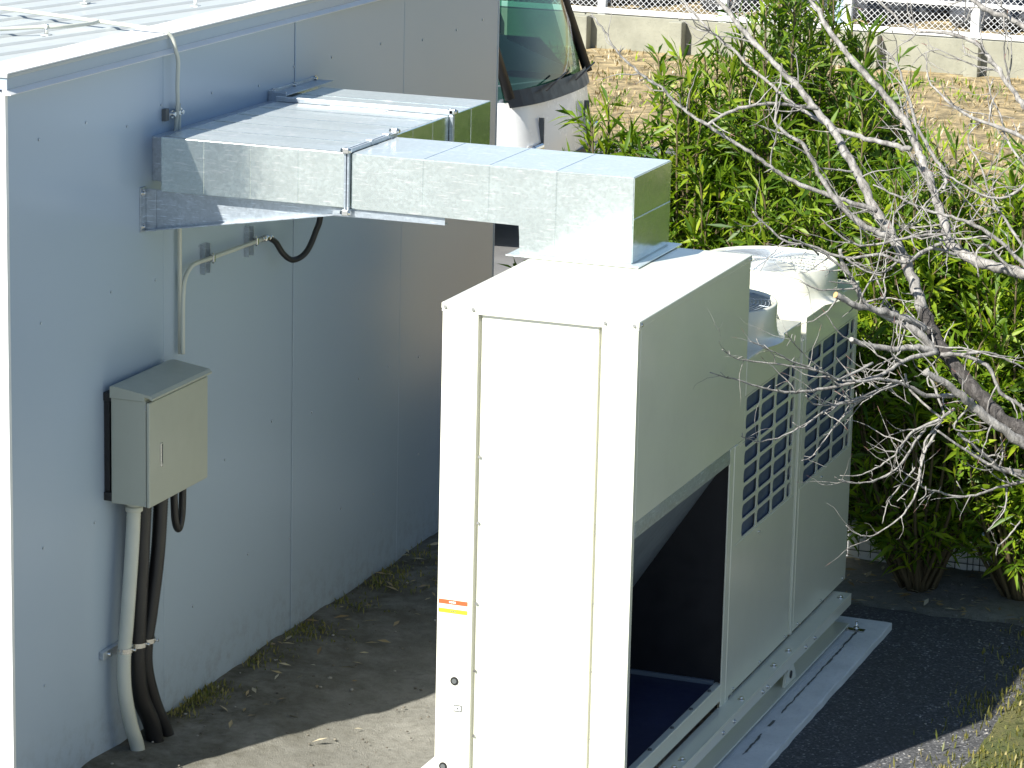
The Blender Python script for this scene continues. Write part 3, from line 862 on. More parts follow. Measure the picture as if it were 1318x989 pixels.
for i, (x, y) in enumerate(((-2.084, .863), (-2.46, 1.90), (-2.0, 2.05))):
    wh = thing('wire_holder', ('small metal wire holder on the roof near the front corner', 'small white wire holder on the roof farther back from the eave', 'small white wire holder on the roof close behind the eave')[i], 'holder', (x, y, 2.915), 'wire holders on the roof')
    bx('foot', (x-.018, x+.018, y-.018, y+.018, 2.9165, 2.922), 'roof_paint', wh, .002)
    bm = B(); cyl(bm, (x, y, 2.924), (x, y, 2.955), .008, 8); box(bm, x-.008, x+.008, y-.010, y+.010, 2.945, 2.962, .002)
    obj('clip', bm, 'chrome' if i == 0 else 'edge_white', wh)
wc = thing('conductor_clamp', 'small steel clamp on the wall holding the conductor wire above the duct', 'clamp', (-1.69, 1.2, 2.575))
bx('plate', (WX+.0005, WX+.02, 1.135, 1.165, 2.560, 2.610), 'grey_ink', wc, .002)
bx('arm', (WX+.0065, WX+.022, 1.1655, 1.275, 2.575, 2.592), 'galvanised_dull', wc, .002)
for y in (1.188, 1.232, 1.262):
    bm = B(); hexbolt(bm, (WX+.022, y, 2.584), 'x', .010, .012); obj('bolt', bm, 'chrome', wc)

# ------------------------------------------------------------------ small bus parked beyond
bus = thing('minibus', 'white minibus with green tinted windscreen parked beyond the hut', 'bus', (-6.5, 12.2, 0))
BX, BYA, BYB = -3.92, 11.28, 13.12
def bus_shell():
    bm = B()
    # lower body: rounded plan nose
    plan = []
    for (x, y) in ((-9.6, BYA), (BX-.50, BYA), (BX-.22, BYA+.03), (BX-.07, BYA+.12), (BX-.01, BYA+.28), (BX+.03, (BYA+BYB)/2), (BX-.01, BYB-.28), (BX-.07, BYB-.12), (BX-.22, BYB-.03), (BX-.50, BYB), (-9.6, BYB)):
        plan.append((x, y))
    rings = []
    for z, off in ((.30, -.02), (.42, .035), (.60, .04), (.80, .02), (1.0, -.01), (1.12, -.03)):
        rings.append([bm.verts.new((x+(off if x > -9 else 0), y, z if not (x < BX-.3 and z > 1.1) else (z+.26 if x < -4.3 else z+.12)) ) for x, y in plan])
    n = len(plan)
    for i in range(len(rings)-1):
        for k in range(n):
            f = bm.faces.new((rings[i][k], rings[i][(k+1) % n], rings[i+1][(k+1) % n], rings[i+1][k])); f.smooth = True
    bm.faces.new(rings[0])
    return bm
obj('lower_body', bus_shell(), 'bus_white', bus)
bm = B(); box(bm, -9.6, BX-.62, BYA+.02, BYB-.02, 2.36, 2.50, .06, 3); obj('roof', bm, 'bus_white', bus)
def pillar(a, b_, r, mat='unit_dark'):
    bm = B(); tube(bm, [a, b_], r, 8); return obj('pillar', bm, mat, bus)
WB = 1.15
for y, s in ((BYA+.07, 1), (BYB-.07, -1)):
    bm = B(); tube(bm, [(BX-.10, y, WB), (BX-.40, y+.02*s, 1.95), (BX-.62, y+.06*s, 2.40)], .040, 8); obj('pillar', bm, 'black_rubber', bus)
    for x in (-5.6, -6.9, -8.2, -9.5):
        pillar((x, y, 1.35), (x, y, 2.38), .05)
    bm = B()
    for (xa, xb) in ((BX-.62, -5.6), (-5.6, -6.9), (-6.9, -8.2), (-8.2, -9.5)):
        pass
    bm.free()
    for (xa, xb) in ((-5.55, -4.75), (-6.85, -5.65), (-8.15, -6.95), (-9.45, -8.25)):
        bm = B(); q = [bm.verts.new(c_) for c_ in ((xa, y, 1.40), (xb, y, 1.40), (xb, y, 2.36), (xa, y, 2.36))]; bm.faces.new(q); obj('side_window', bm, 'bus_glass', bus)
    bm = B(); q = [bm.verts.new(c_) for c_ in ((-4.70, y, 1.36), (BX-.24, y, 1.16), (BX-.64, y, 2.34), (-4.70, y, 2.36))]; bm.faces.new(q); obj('side_window', bm, 'bus_glass', bus)
# curved windscreen
bm = B(); rows = []
for zz, back in ((WB-.03, 0), (1.55, .10), (1.95, .26), (2.38, .56)):
    row = []
    for k in range(13):
        s = k/12; y = BYA+.07+(BYB-BYA-.14)*s
        row.append(bm.verts.new((BX-.03-back-.12*abs(2*s-1)**3, y, zz)))
    rows.append(row)
for i in range(3):
    for k in range(12):
        f = bm.faces.new((rows[i][k], rows[i][k+1], rows[i+1][k+1], rows[i+1][k])); f.smooth = True
ws = obj('windscreen', bm, 'bus_glass', bus)
bm = B()
for k in range(12):
    pts = []
    for s, z0 in ((k/12, 0), ((k+1)/12, 0)):
        y = BYA+.05+(BYB-BYA-.10)*s; x = BX+.035-.13*abs(2*s-1)**3
        pts += [(x, y, WB-.06), (x-.04, y, WB+.06)]
    q = [bm.verts.new(c_) for c_ in (pts[0], pts[2], pts[3], pts[1])]; bm.faces.new(q)
obj('black_band', bm, 'black_rubber', ws)
for ys_, ye in ((BYA+.45, BYA+.95), (BYA+1.1, BYA+1.6)):
    bm = B(); tube(bm, [(BX+.04, ys_, WB+.03), (BX+.01, ye, WB+.10)], .007, 6); obj('wiper', bm, 'black_rubber', ws)
bx('dashboard', (BX-.75, BX-.17, BYA+.12, BYB-.12, .85, 1.13), 'seat_cloth', bus, .05, 3)
bx('cabin_floor', (-9.5, BX-.2, BYA+.05, BYB-.05, .62, .66), 'seat_cloth', bus, 0)
bx('rear_wall', (-9.58, -9.5, BYA+.03, BYB-.03, .7, 2.4), 'bus_white', bus, 0)
for sx_ in (-5.2, -6.1, -7.0, -7.9):
    for sy_ in (BYA+.35, BYB-.75):
        bx('seat', (sx_-.12, sx_, sy_, sy_+.42, .9, 1.62), 'seat_cloth', bus, .04, 3)
bm = B(); pts = [(BX-.72+.05*math.cos(a), BYA+.48+.19*math.sin(a), 1.18+.19*math.cos(a)) for a in [k*math.pi/10 for k in range(21)]]; tube(bm, pts, .014, 6, False); obj('steering_wheel', bm, 'black_rubber', bus)
for y in (BYA+.42, BYB-.42):
    bx('panel_seam', (BX+.0, BX+.041, y-.004, y+.004, .66, .98), 'grey_ink', bus, 0)
bx('grille', (BX+.040, BX+.062, BYA+.50, BYB-.42, .55, .64), 'black_rubber', bus, .006)
bx('bumper', (BX-.02, BX+.10, BYA+.14, BYB-.14, .30, .52), 'bus_white', bus, .04, 3)
for y in (BYA+.20, BYB-.42):
    bx('headlight', (BX-.02, BX+.058, y, y+.22, .62, .80), 'chrome', bus, .03, 3)
bx('number_plate', (BX+.101, BX+.108, 12.05, 12.38, .36, .50), 'paper', bus, .002)
for x in (-5.1, -8.6):
    for y0_, y1_ in ((BYA-.01, BYA+.2), (BYB-.2, BYB+.01)):
        bm = B(); cyl(bm, (x, y0_, .34), (x, y1_, .34), .34, 28); wl = obj('wheel', bm, 'tyre', bus)
        bm = B(); yy = y0_-.004 if y0_ < 12 else y1_+.004
        cyl(bm, (x, yy, .34), (x, (y0_+y1_)/2, .34), .2, 20); obj('rim', bm, 'chrome', wl)

# ------------------------------------------------------------------ far kerb wall and chain-link fence
FY = 22.72
rw = thing('retaining_wall', 'low concrete retaining wall with short posts below the white fence', 'wall', (-5, FY, 0))
k = 0; x = -17.16
while x < 10:
    x2 = x+1.08
    bx('concrete_panel', (x+.006, x2-.006, FY, FY+.12, -.12, .37), 'kerb_concrete', rw, .006)
    bx('concrete_post', (x2-.075, x2+.075, FY-.16, FY-.003, -.12, .36), 'kerb_concrete', rw, .01)
    x = x2
fe = thing('chain_link_fence', 'white chain link fence on top of the concrete retaining wall', 'fence', (-5, FY+.06, .37))
PXS = [-3.14-1.375*k for k in range(-5, 9)]
for x in PXS:
    bx('post', (x-.045, x+.045, FY+.02, FY+.10, .30, 1.55), 'fence_white', fe, .006)
bx('post', (-4.66, -4.54, FY+.03, FY+.11, .36, 1.55), 'post_blue', fe, .006)
XA, XB = PXS[-1], PXS[0]
for z, h in ((.415, .06), (.73, .045), (1.50, .05)):
    bx('rail', (XA, XB, FY+.005, FY+.018, z-h/2, z+h/2), 'fence_white', fe, .004)
bm = B(); z0, z1 = .44, 1.48; d = .066
kx = XA
while kx < XB:
    for s in (1, -1):
        a = (kx, FY+.112, z0); b_ = (kx+s*(z1-z0)*1.05, FY+.112, z1)
        tube(bm, [a, b_], .0030, 3, False)
    kx += d
mesh_ = obj('wire_mesh', bm, 'fence_white', fe); mesh_['kind'] = 'stuff'
# dark rocky bank behind the fence
ico = B(); bmesh.ops.create_icosphere(ico, subdivisions=2, radius=1)
ICO2 = (np.array([tuple(v.co) for v in ico.verts]), np.array([[v.index for v in f.verts] for f in ico.faces])); ico.free()
ico = B(); bmesh.ops.create_icosphere(ico, subdivisions=1, radius=1)
ICO1 = (np.array([tuple(v.co) for v in ico.verts]), np.array([[v.index for v in f.verts] for f in ico.faces])); ico.free()
def scatter(name, ico_, pos, scl, mat, jit, seed):
    r = np.random.default_rng(seed); n = len(pos); V0, F0 = ico_; m_ = len(V0)
    an = r.uniform(0, 6.28, n); ca, sa = np.cos(an)[:, None], np.sin(an)[:, None]
    v = V0[None]*scl[:, None, :]
    v = v*(1+r.uniform(-jit, jit, (n, m_, 1)))
    x = v[..., 0]*ca-v[..., 1]*sa; y = v[..., 0]*sa+v[..., 1]*ca
    v = np.stack([x, y, v[..., 2]], -1)+pos[:, None, :]
    f = F0[None]+(np.arange(n)*m_)[:, None, None]
    return np_mesh(name, v.reshape(-1, 3), f.reshape(-1, 3), mat)
def np_mesh(name, Vv, Fc, mat, parent=None):
    me = bpy.data.meshes.new(name)
    me.vertices.add(len(Vv)); me.vertices.foreach_set('co', Vv.astype(np.float32).ravel())
    me.loops.add(Fc.size); me.loops.foreach_set('vertex_index', Fc.astype(np.int32).ravel())
    me.polygons.add(len(Fc)); me.polygons.foreach_set('loop_start', np.arange(0, Fc.size, Fc.shape[1], dtype=np.int32))
    me.update(calc_edges=True)
    me.materials.append(MATS[mat])
    o = bpy.data.objects.new(name, me); COL.objects.link(o)
    if parent is not None: setpar(o, parent)
    return o
rk = np.random.default_rng(31)
yy = FY+.9+rk.random(620)**1.4*9; rr = rk.uniform(.18, .42, 620)
o = scatter('rocks', ICO2, np.stack([rk.uniform(-17, 9, 620), yy, .40+.05*(yy-FY)+rr*.2], 1), np.stack([rr*rk.uniform(.8, 1.5, 620), rr, rr*rk.uniform(.5, .8, 620)], 1), 'rock', .12, 32)
o['kind'] = 'stuff'; tag(o, 'dark rounded rocks piled on the bank behind the white fence', 'rocks')
bm = B(); q = [bm.verts.new(c_) for c_ in ((-40, FY+.12, .36), (30, FY+.12, .36), (30, FY+60, 3.5), (-40, FY+60, 3.5))]; bm.faces.new(q)
struct('bank', bm, 'soil')

# ------------------------------------------------------------------ wire mesh fence and pale kerb behind the hedge
NF = 4.19
wf = thing('mesh_fence', 'dark welded wire mesh fence standing behind the green hedge', 'fence', (1, NF, .16))
for x in (-1.2, .8, 2.8, 4.8):
    bm = B(); cyl(bm, (x, NF, .05), (x, NF, 1.25), .022, 10); obj('post', bm, 'wire_green', wf)
bm = B()
x = -1.2
while x < 4.8: 
    tube(bm, [(x, NF-.002, .17), (x, NF-.002, 1.2)], .0022, 4, False); x += .06
for k in range(9): tube(bm, [(-1.2, NF+.003, .20+.125*k), (4.8, NF+.003, .20+.125*k)], .0022, 4, False)
o = obj('wire_mesh', bm, 'wire_green', wf); o['kind'] = 'stuff'
kb = thing('kerb', 'pale concrete kerb showing through the mesh fence at the foot of the hedge', 'kerb', (1, 4.6, .12))
for k in range(8):
    bx('kerb_block', (-1.3+k*.8+.003, -.5+k*.8-.003, 4.215, 4.36, .02, .335), 'kerb_white', kb, .01)

# ------------------------------------------------------------------ oleander shrubs
def leaves_mesh(P, D, N, Ln, Wd, droop):
    """P base points, D directions, N side-normals, lengths, widths -> verts, faces"""
    n = len(P)
    S = np.cross(D, N); S /= np.linalg.norm(S, axis=1)[:, None]+1e-9
    U = np.cross(S, D)
    L = Ln[:, None]; W_ = Wd[:, None]
    dn = np.zeros_like(P); dn[:, 2] = -1
    mid = P+D*L*.5+dn*L*(droop[:, None]*.22)
    tip = P+D*L+dn*L*droop[:, None]
    Vv = np.stack([P, mid+S*W_+U*W_*.35, mid, mid-S*W_+U*W_*.35, tip], 1).reshape(-1, 3)
    base = (np.arange(n)*5)[:, None]
    T = np.array([[0, 2, 1], [0, 3, 2], [1, 2, 4], [2, 3, 4]])
    Fc = (base[:, :, None]+T[None]).reshape(-1, 3)
    return Vv, Fc
def shrub(label, cx, cy, h, rx, ry, nst, seed, mat='leaf', low=.12, Lm=.150, ymin=3.30):
    r = np.random.default_rng(seed)
    root = thing('oleander_shrub', label, 'shrub', (cx, cy, .16), 'oleander hedge behind the unit')
    bm = B(); PP, DD, NN, LL, WW, DR = [], [], [], [], [], []
    z0 = gz(cx, cy)-.03
    for k in range(int(nst*1.65)):
        a = r.uniform(0, 2*math.pi); rad = math.sqrt(r.uniform(0, 1))
        tx, ty = cx+rx*rad*math.cos(a), cy+ry*rad*math.sin(a)
        ty = max(ty, ymin+r.uniform(0, .12))
        hh = h*(1-.42*rad**2)*r.uniform(.72, 1.06)
        b0 = Vector((cx+(tx-cx)*.10+r.uniform(-.03, .03), cy+(ty-cy)*.10, z0))
        p1 = Vector((cx+(tx-cx)*.65, cy+(ty-cy)*.65, z0+hh*.5)); p2 = Vector((tx, ty, z0+hh))
        pts = spline([b0, p1, p2, p2+Vector((r.uniform(-.06, .06), r.uniform(-.06, .06), .16))], 5)
        tube(bm, pts, [.011*(1-.8*i/(len(pts)-1)) for i in range(len(pts))], 5)
        pa = np.array([tuple(q) for q in pts])
        seg = np.linalg.norm(np.diff(pa, axis=0), axis=1); cum = np.concatenate([[0], np.cumsum(seg)]); tot = cum[-1]
        # side shoots with whorled leaves
        shoots = [(pa[int(len(pa)*.55):], 1.0)]
        for j in range(7):
            s = r.uniform(low, .95)*tot; i = min(len(seg)-1, np.searchsorted(cum, s)-1); i = max(i, 0)
            q = pa[i]+(pa[i+1]-pa[i])*((s-cum[i])/max(seg[i], 1e-6))
            an = r.uniform(0, 2*math.pi); ll = r.uniform(.16, .34)
            e = q+np.array([math.cos(an)*ll*.75, math.sin(an)*ll*.75, ll*r.uniform(.25, .9)])
            e[1] = max(e[1], ymin)
            shoots.append((np.array([q, (q+e)/2+np.array([0, 0, .02]), e]), .8))
            tube(bm, [tuple(q), tuple(e)], [.004, .002], 3, False)
        for sh, sc_ in shoots:
            sg = np.linalg.norm(np.diff(sh, axis=0), axis=1); cm = np.concatenate([[0], np.cumsum(sg)]); T_ = cm[-1]
            nw = max(4, int(T_/.046))
            for wv in range(nw):
                s = T_*(wv+.6)/nw*.999
                i = max(0, min(len(sg)-1, np.searchsorted(cm, s)-1))
                q = sh[i]+(sh[i+1]-sh[i])*((s-cm[i])/max(sg[i], 1e-6))
                ax = (sh[i+1]-sh[i])/max(sg[i], 1e-6)
                t0_ = np.cross(ax, [0.3, .2, .93]); t0_ /= np.linalg.norm(t0_)+1e-9; t1_ = np.cross(ax, t0_)
                top = wv/nw
                for lf in range(3):
                    an = 2*math.pi*lf/3+wv*1.05+r.uniform(-.35, .35)
                    op = math.radians(r.uniform(38, 78)-30*top)
                    d = ax*math.cos(op)+(t0_*math.cos(an)+t1_*math.sin(an))*math.sin(op)
                    PP.append(q); DD.append(d); NN.append(ax+r.normal(0, .25, 3))
                    LL.append(Lm*r.uniform(.65, 1.25)*sc_); WW.append(0.0082*r.uniform(.7, 1.3)*(Lm/.13)); DR.append(r.uniform(0, .30))
    obj('stems', bm, 'stem', root)
    Vv, Fc = leaves_mesh(np.array(PP), np.array(DD), np.array(NN), np.array(LL), np.array(WW), np.array(DR))
    fo = np_mesh('foliage', Vv, Fc, mat, root); fo['kind'] = 'stuff'
    return len(Fc)
nf_ = 0
SH = [
 ('oleander shrub at the left end of the hedge beside the minibus', -.86, 4.60, 2.22, .36, .45, 46, 1, 'leaf'),
 ('oleander shrub behind the elbow of the duct', -.50, 4.70, 2.44, .50, .55, 64, 2, 'leaf'),
 ('tallest oleander shrub with shoots reaching the far white fence', .02, 4.75, 2.82, .50, .55, 72, 3, 'leaf_dark'),
 ('oleander shrub right behind the far fan cowl of the unit', .38, 4.35, 2.16, .48, .55, 66, 4, 'leaf_dark'),
 ('oleander shrub just right of the far end of the unit', .92, 3.86, 2.02, .48, .55, 66, 5, 'leaf'),
 ('bright yellow green oleander shrub at the right edge behind the bare tree', 1.42, 3.90, 1.98, .50, .60, 76, 6, 'leaf'),
 ('oleander shrub at the right end of the hedge beyond the bare tree', 1.95, 4.05, 1.95, .55, .65, 60, 8, 'leaf'),
 ('oleander shrub far out to the right end of the hedge', 2.75, 4.10, 1.95, .60, .60, 50, 9, 'leaf'),
 ('last oleander shrub of the hedge on the lawn side', 3.60, 4.20, 2.0, .65, .60, 44, 10, 'leaf'),
]
for a in SH: nf_ += shrub(*a)
BR = [
 (0.048,0.01,[(1.900,1.682,1.449),(1.808,1.705,1.510),(1.689,1.718,1.570),(1.584,1.743,1.655),(1.477,1.771,1.759),(1.411,1.807,1.831),(1.341,1.847,1.928),(1.270,1.898,2.065),(1.182,1.941,2.200),(1.097,1.975,2.292),(1.016,2.016,2.407),(0.925,2.054,2.528),(0.835,2.088,2.628),(0.751,2.118,2.705),(0.624,2.141,2.815),(0.464,2.157,2.947),(0.334,2.182,3.074),(0.276,2.219,3.137)]),
 (0.034,0.014,[(1.904,1.675,1.414),(1.828,1.618,1.482),(1.734,1.558,1.561),(1.650,1.500,1.637),(1.606,1.451,1.689),(1.544,1.398,1.750),(1.479,1.340,1.799)]),
 (0.02,0.015,[(1.377,1.738,1.873),(1.313,1.665,1.929),(1.223,1.578,1.968),(1.148,1.496,2.002),(1.090,1.423,2.047)]),
 (0.018,0.012,[(1.447,1.660,1.811),(1.370,1.583,1.834),(1.283,1.495,1.834),(1.206,1.420,1.866),(1.177,1.361,1.891)]),
 (0.036,0.011,[(1.794,2.079,2.088),(1.689,2.103,2.067),(1.547,2.121,2.083),(1.426,2.151,2.112),(1.354,2.201,2.148),(1.315,2.268,2.205),(1.249,2.340,2.318),(1.178,2.408,2.425),(1.117,2.474,2.509),(1.036,2.538,2.612),(0.898,2.583,2.728),(0.705,2.626,2.914),(0.593,2.685,3.046),(0.539,2.747,3.102)]),
 (0.015,0.005,[(1.156,2.277,2.505),(1.044,2.293,2.517),(0.930,2.310,2.536),(0.803,2.325,2.565),(0.697,2.351,2.607),(0.588,2.379,2.661),(0.477,2.410,2.733),(0.340,2.438,2.828),(0.215,2.468,2.912),(0.087,2.501,3.014),(0.040,2.547,3.049)]),
 (0.013,0.004,[(1.124,1.885,2.308),(1.039,1.846,2.339),(0.943,1.803,2.373),(0.848,1.760,2.406),(0.750,1.723,2.461),(0.674,1.693,2.517),(0.588,1.659,2.572),(0.479,1.620,2.643),(0.381,1.585,2.709),(0.303,1.561,2.791),(0.252,1.534,2.819),(0.198,1.511,2.869),(0.139,1.487,2.924),(0.082,1.472,3.012),(0.033,1.455,3.078)]),
 (0.008,0.009,[(0.493,1.573,2.651),(0.543,1.635,2.692),(0.626,1.707,2.722),(0.723,1.777,2.728),(0.801,1.836,2.715),(0.858,1.887,2.704)]),
 (0.018,0.003,[(1.194,1.834,2.217),(1.078,1.797,2.270),(0.974,1.776,2.368),(0.902,1.768,2.467),(0.845,1.765,2.566),(0.784,1.746,2.609),(0.727,1.732,2.664),(0.729,1.763,2.808),(0.728,1.776,2.892)]),
 (0.006,0.003,[(0.992,1.980,2.442),(0.923,1.904,2.459),(0.872,1.833,2.472)]),
 (0.012,0.004,[(1.320,2.193,2.367),(1.320,2.207,2.423),(1.250,2.206,2.523),(1.177,2.210,2.645),(1.117,2.228,2.801),(1.052,2.229,2.901),(0.995,2.216,2.933)]),
 (0.004,0.002,[(1.052,2.229,2.901),(1.051,2.220,2.867),(1.012,2.206,2.872)]),
 (0.01,0.004,[(1.404,1.855,2.209),(1.342,1.784,2.181),(1.292,1.714,2.143),(1.192,1.645,2.180),(1.088,1.562,2.168),(0.957,1.486,2.221),(0.871,1.419,2.247),(0.802,1.370,2.317),(0.766,1.328,2.366)]),
 (0.009,0.003,[(1.400,1.914,2.233),(1.312,1.848,2.230),(1.236,1.784,2.217),(1.108,1.698,2.198),(1.015,1.645,2.256),(0.965,1.608,2.314)]),
 (0.009,0.004,[(1.451,1.913,2.151),(1.374,1.838,2.186),(1.315,1.755,2.161),(1.220,1.672,2.189)]),
 (0.012,0.003,[(1.649,2.260,2.581),(1.540,2.273,2.617),(1.385,2.271,2.664),(1.283,2.292,2.724),(1.207,2.324,2.790),(1.175,2.382,2.892)]),
 (0.016,0.005,[(1.618,2.383,2.678),(1.562,2.411,2.729),(1.467,2.440,2.835),(1.404,2.468,2.897),(1.343,2.492,2.937),(1.244,2.499,2.965),(1.126,2.493,2.969),(1.074,2.509,2.964),(0.945,2.522,3.061),(0.899,2.552,3.102)]),
 (0.016,0.012,[(1.603,2.354,3.016),(1.505,2.366,3.066),(1.408,2.372,3.088),(1.330,2.394,3.144)]),
 (0.012,0.004,[(1.723,2.053,2.087),(1.617,2.038,2.185),(1.502,2.014,2.260),(1.380,1.979,2.301),(1.282,1.949,2.326),(1.181,1.923,2.374),(1.097,1.901,2.411)]),
 (0.008,0.003,[(1.673,2.161,2.157),(1.569,2.177,2.285),(1.515,2.195,2.348),(1.466,2.226,2.455),(1.395,2.252,2.574),(1.447,2.313,2.651)]),
 (0.007,0.003,[(1.662,2.234,2.459),(1.553,2.277,2.571),(1.512,2.337,2.653),(1.447,2.392,2.746),(1.442,2.457,2.796)]),
 (0.008,0.004,[(1.672,2.028,2.064),(1.560,1.981,2.189),(1.528,1.926,2.162),(1.555,1.879,2.080)]),
 (0.008,0.004,[(1.676,2.122,2.430),(1.592,2.103,2.369),(1.500,2.097,2.373),(1.393,2.097,2.422),(1.330,2.108,2.450)]),
 (0.006,0.003,[(1.125,1.419,2.197),(1.203,1.436,2.150),(1.266,1.456,2.136)]),
 (0.005,0.002,[(1.219,1.835,2.184),(1.189,1.907,2.296),(1.254,2.004,2.367),(1.232,2.074,2.459)]),
 (0.012,0.0025,[(1.464,1.613,1.817),(1.367,1.478,1.802),(1.314,1.353,1.768),(1.239,1.226,1.755),(1.127,1.085,1.741),(1.054,0.963,1.749),(0.969,0.845,1.787),(0.913,0.739,1.830),(0.830,0.624,1.877)]),
 (0.008,0.002,[(1.288,1.275,1.825),(1.201,1.123,1.784),(1.175,1.014,1.825),(1.090,0.888,1.885),(1.036,0.773,1.945),(0.973,0.655,2.004)]),
 (0.005,0.002,[(1.170,0.911,1.857),(1.082,0.804,1.891),(0.987,0.694,1.920),(0.940,0.600,1.945),(0.906,0.518,1.994)]),
 (0.003,0.002,[(1.200,0.919,1.848),(1.131,0.809,1.947),(1.093,0.708,2.037)]),
 (0.008,0.002,[(1.333,1.373,1.712),(1.242,1.230,1.679),(1.188,1.110,1.678),(1.120,0.973,1.637),(1.062,0.843,1.607),(1.002,0.721,1.607),(0.963,0.616,1.648)]),
 (0.003,0.002,[(1.140,0.902,1.650),(1.124,0.866,1.640),(1.099,0.836,1.666)]),
 (0.007,0.002,[(1.350,1.434,1.711),(1.267,1.299,1.688),(1.217,1.168,1.636),(1.188,1.046,1.585),(1.161,0.922,1.525),(1.147,0.818,1.527)]),
 (0.006,0.003,[(1.342,1.379,1.722),(1.243,1.225,1.691),(1.172,1.087,1.686),(1.138,0.972,1.714),(1.136,0.875,1.766)]),
 (0.012,0.005,[(1.563,1.505,1.675),(1.479,1.400,1.689),(1.412,1.312,1.744),(1.347,1.220,1.778),(1.287,1.122,1.782),(1.236,1.031,1.802)]),
 (0.012,0.008,[(1.453,1.711,1.785),(1.522,1.747,1.784),(1.625,1.786,1.743),(1.685,1.792,1.636),(1.737,1.815,1.604),(1.790,1.834,1.561)]),
 (0.008,0.004,[(1.545,1.693,1.798),(1.627,1.762,1.803),(1.705,1.818,1.766),(1.783,1.872,1.719)]),
 (0.005,0.002,[(1.688,1.718,1.686),(1.664,1.693,1.623),(1.662,1.674,1.549)]),
 (0.009,0.02,[(1.062,1.562,2.204),(1.073,1.570,2.149),(1.129,1.585,2.053),(1.173,1.601,1.977),(1.286,1.645,1.914),(1.368,1.682,1.870),(1.432,1.706,1.795)]),
 (0.006,0.003,[(1.010,1.432,2.200),(0.975,1.350,2.254),(0.903,1.252,2.297)]),
 (0.008,0.005,[(1.113,1.555,2.101),(1.038,1.492,2.181),(0.988,1.428,2.220)]),
 (0.005,0.002,[(1.138,1.552,2.054),(1.061,1.469,2.057),(1.024,1.403,2.066),(0.964,1.336,2.105)]),
 (0.004,0.002,[(1.136,1.555,2.070),(1.088,1.486,2.084),(1.060,1.424,2.098)]),
 (0.006,0.004,[(1.252,1.780,2.139),(1.184,1.707,2.091),(1.107,1.653,2.137),(1.057,1.594,2.121)]),
 (0.008,0.003,[(1.442,1.537,1.765),(1.498,1.506,1.668),(1.532,1.472,1.591),(1.472,1.413,1.554),(1.390,1.353,1.548)]),
 (0.007,0.003,[(1.533,1.470,1.581),(1.489,1.396,1.516),(1.486,1.337,1.453),(1.492,1.282,1.391),(1.431,1.197,1.306)]),
 (0.006,0.006,[(1.364,1.502,1.742),(1.394,1.481,1.684),(1.464,1.474,1.627),(1.522,1.468,1.591)]),
 (0.009,0.002,[(1.569,1.493,1.623),(1.522,1.422,1.590),(1.438,1.334,1.547),(1.415,1.266,1.494),(1.371,1.193,1.452),(1.306,1.116,1.420),(1.239,1.046,1.424)]),
 (0.006,0.002,[(1.453,1.369,1.518),(1.424,1.283,1.437),(1.372,1.198,1.397),(1.327,1.124,1.388),(1.261,1.048,1.399),(1.232,0.990,1.431)]),
 (0.006,0.01,[(1.529,1.405,1.551),(1.625,1.475,1.469),(1.700,1.542,1.407),(1.763,1.610,1.365),(1.836,1.684,1.333)]),
 (0.005,0.002,[(1.332,1.375,1.722),(1.360,1.402,1.676),(1.408,1.437,1.635)]),
 (0.006,0.002,[(1.627,1.518,1.635),(1.573,1.494,1.547),(1.660,1.542,1.535),(1.724,1.588,1.553)]),
 (0.008,0.002,[(1.510,1.451,1.543),(1.503,1.403,1.505),(1.495,1.357,1.480),(1.491,1.302,1.416),(1.499,1.256,1.366),(1.488,1.201,1.309),(1.452,1.136,1.251),(1.379,1.059,1.200),(1.331,1.007,1.209),(1.292,0.967,1.251)]),
 (0.007,0.002,[(1.472,1.437,1.542),(1.463,1.366,1.530),(1.445,1.282,1.478),(1.420,1.198,1.433),(1.387,1.117,1.414),(1.322,1.027,1.408),(1.261,0.947,1.434)]),
 (0.008,0.004,[(1.819,1.778,1.295),(1.771,1.711,1.286),(1.717,1.642,1.282),(1.658,1.569,1.265),(1.578,1.493,1.271),(1.540,1.439,1.297),(1.511,1.386,1.314),(1.487,1.337,1.344)]),
 (0.009,0.011,[(1.583,1.528,1.520),(1.651,1.580,1.452),(1.692,1.626,1.404),(1.726,1.672,1.361),(1.807,1.739,1.333),(1.823,1.785,1.320)]),
 (0.004,0.002,[(1.517,1.295,1.351),(1.526,1.265,1.325),(1.508,1.227,1.311)]),
 (0.005,0.002,[(1.472,1.297,1.422),(1.425,1.224,1.351),(1.401,1.166,1.300),(1.398,1.112,1.234)]),
 (0.005,0.002,[(1.754,1.695,1.281),(1.762,1.661,1.205),(1.747,1.628,1.169),(1.711,1.585,1.125)]),
 (0.005,0.003,[(1.810,1.734,1.135),(1.774,1.688,1.078),(1.743,1.648,1.041),(1.744,1.623,1.012)]),
 (0.004,0.002,[(1.723,1.704,1.360),(1.683,1.650,1.351),(1.638,1.601,1.368),(1.614,1.562,1.396)]),
 (0.004,0.002,[(1.720,1.701,1.354),(1.750,1.702,1.314),(1.774,1.701,1.274)]),
 (0.003,0.002,[(1.627,1.485,1.289),(1.607,1.438,1.348)]),
]

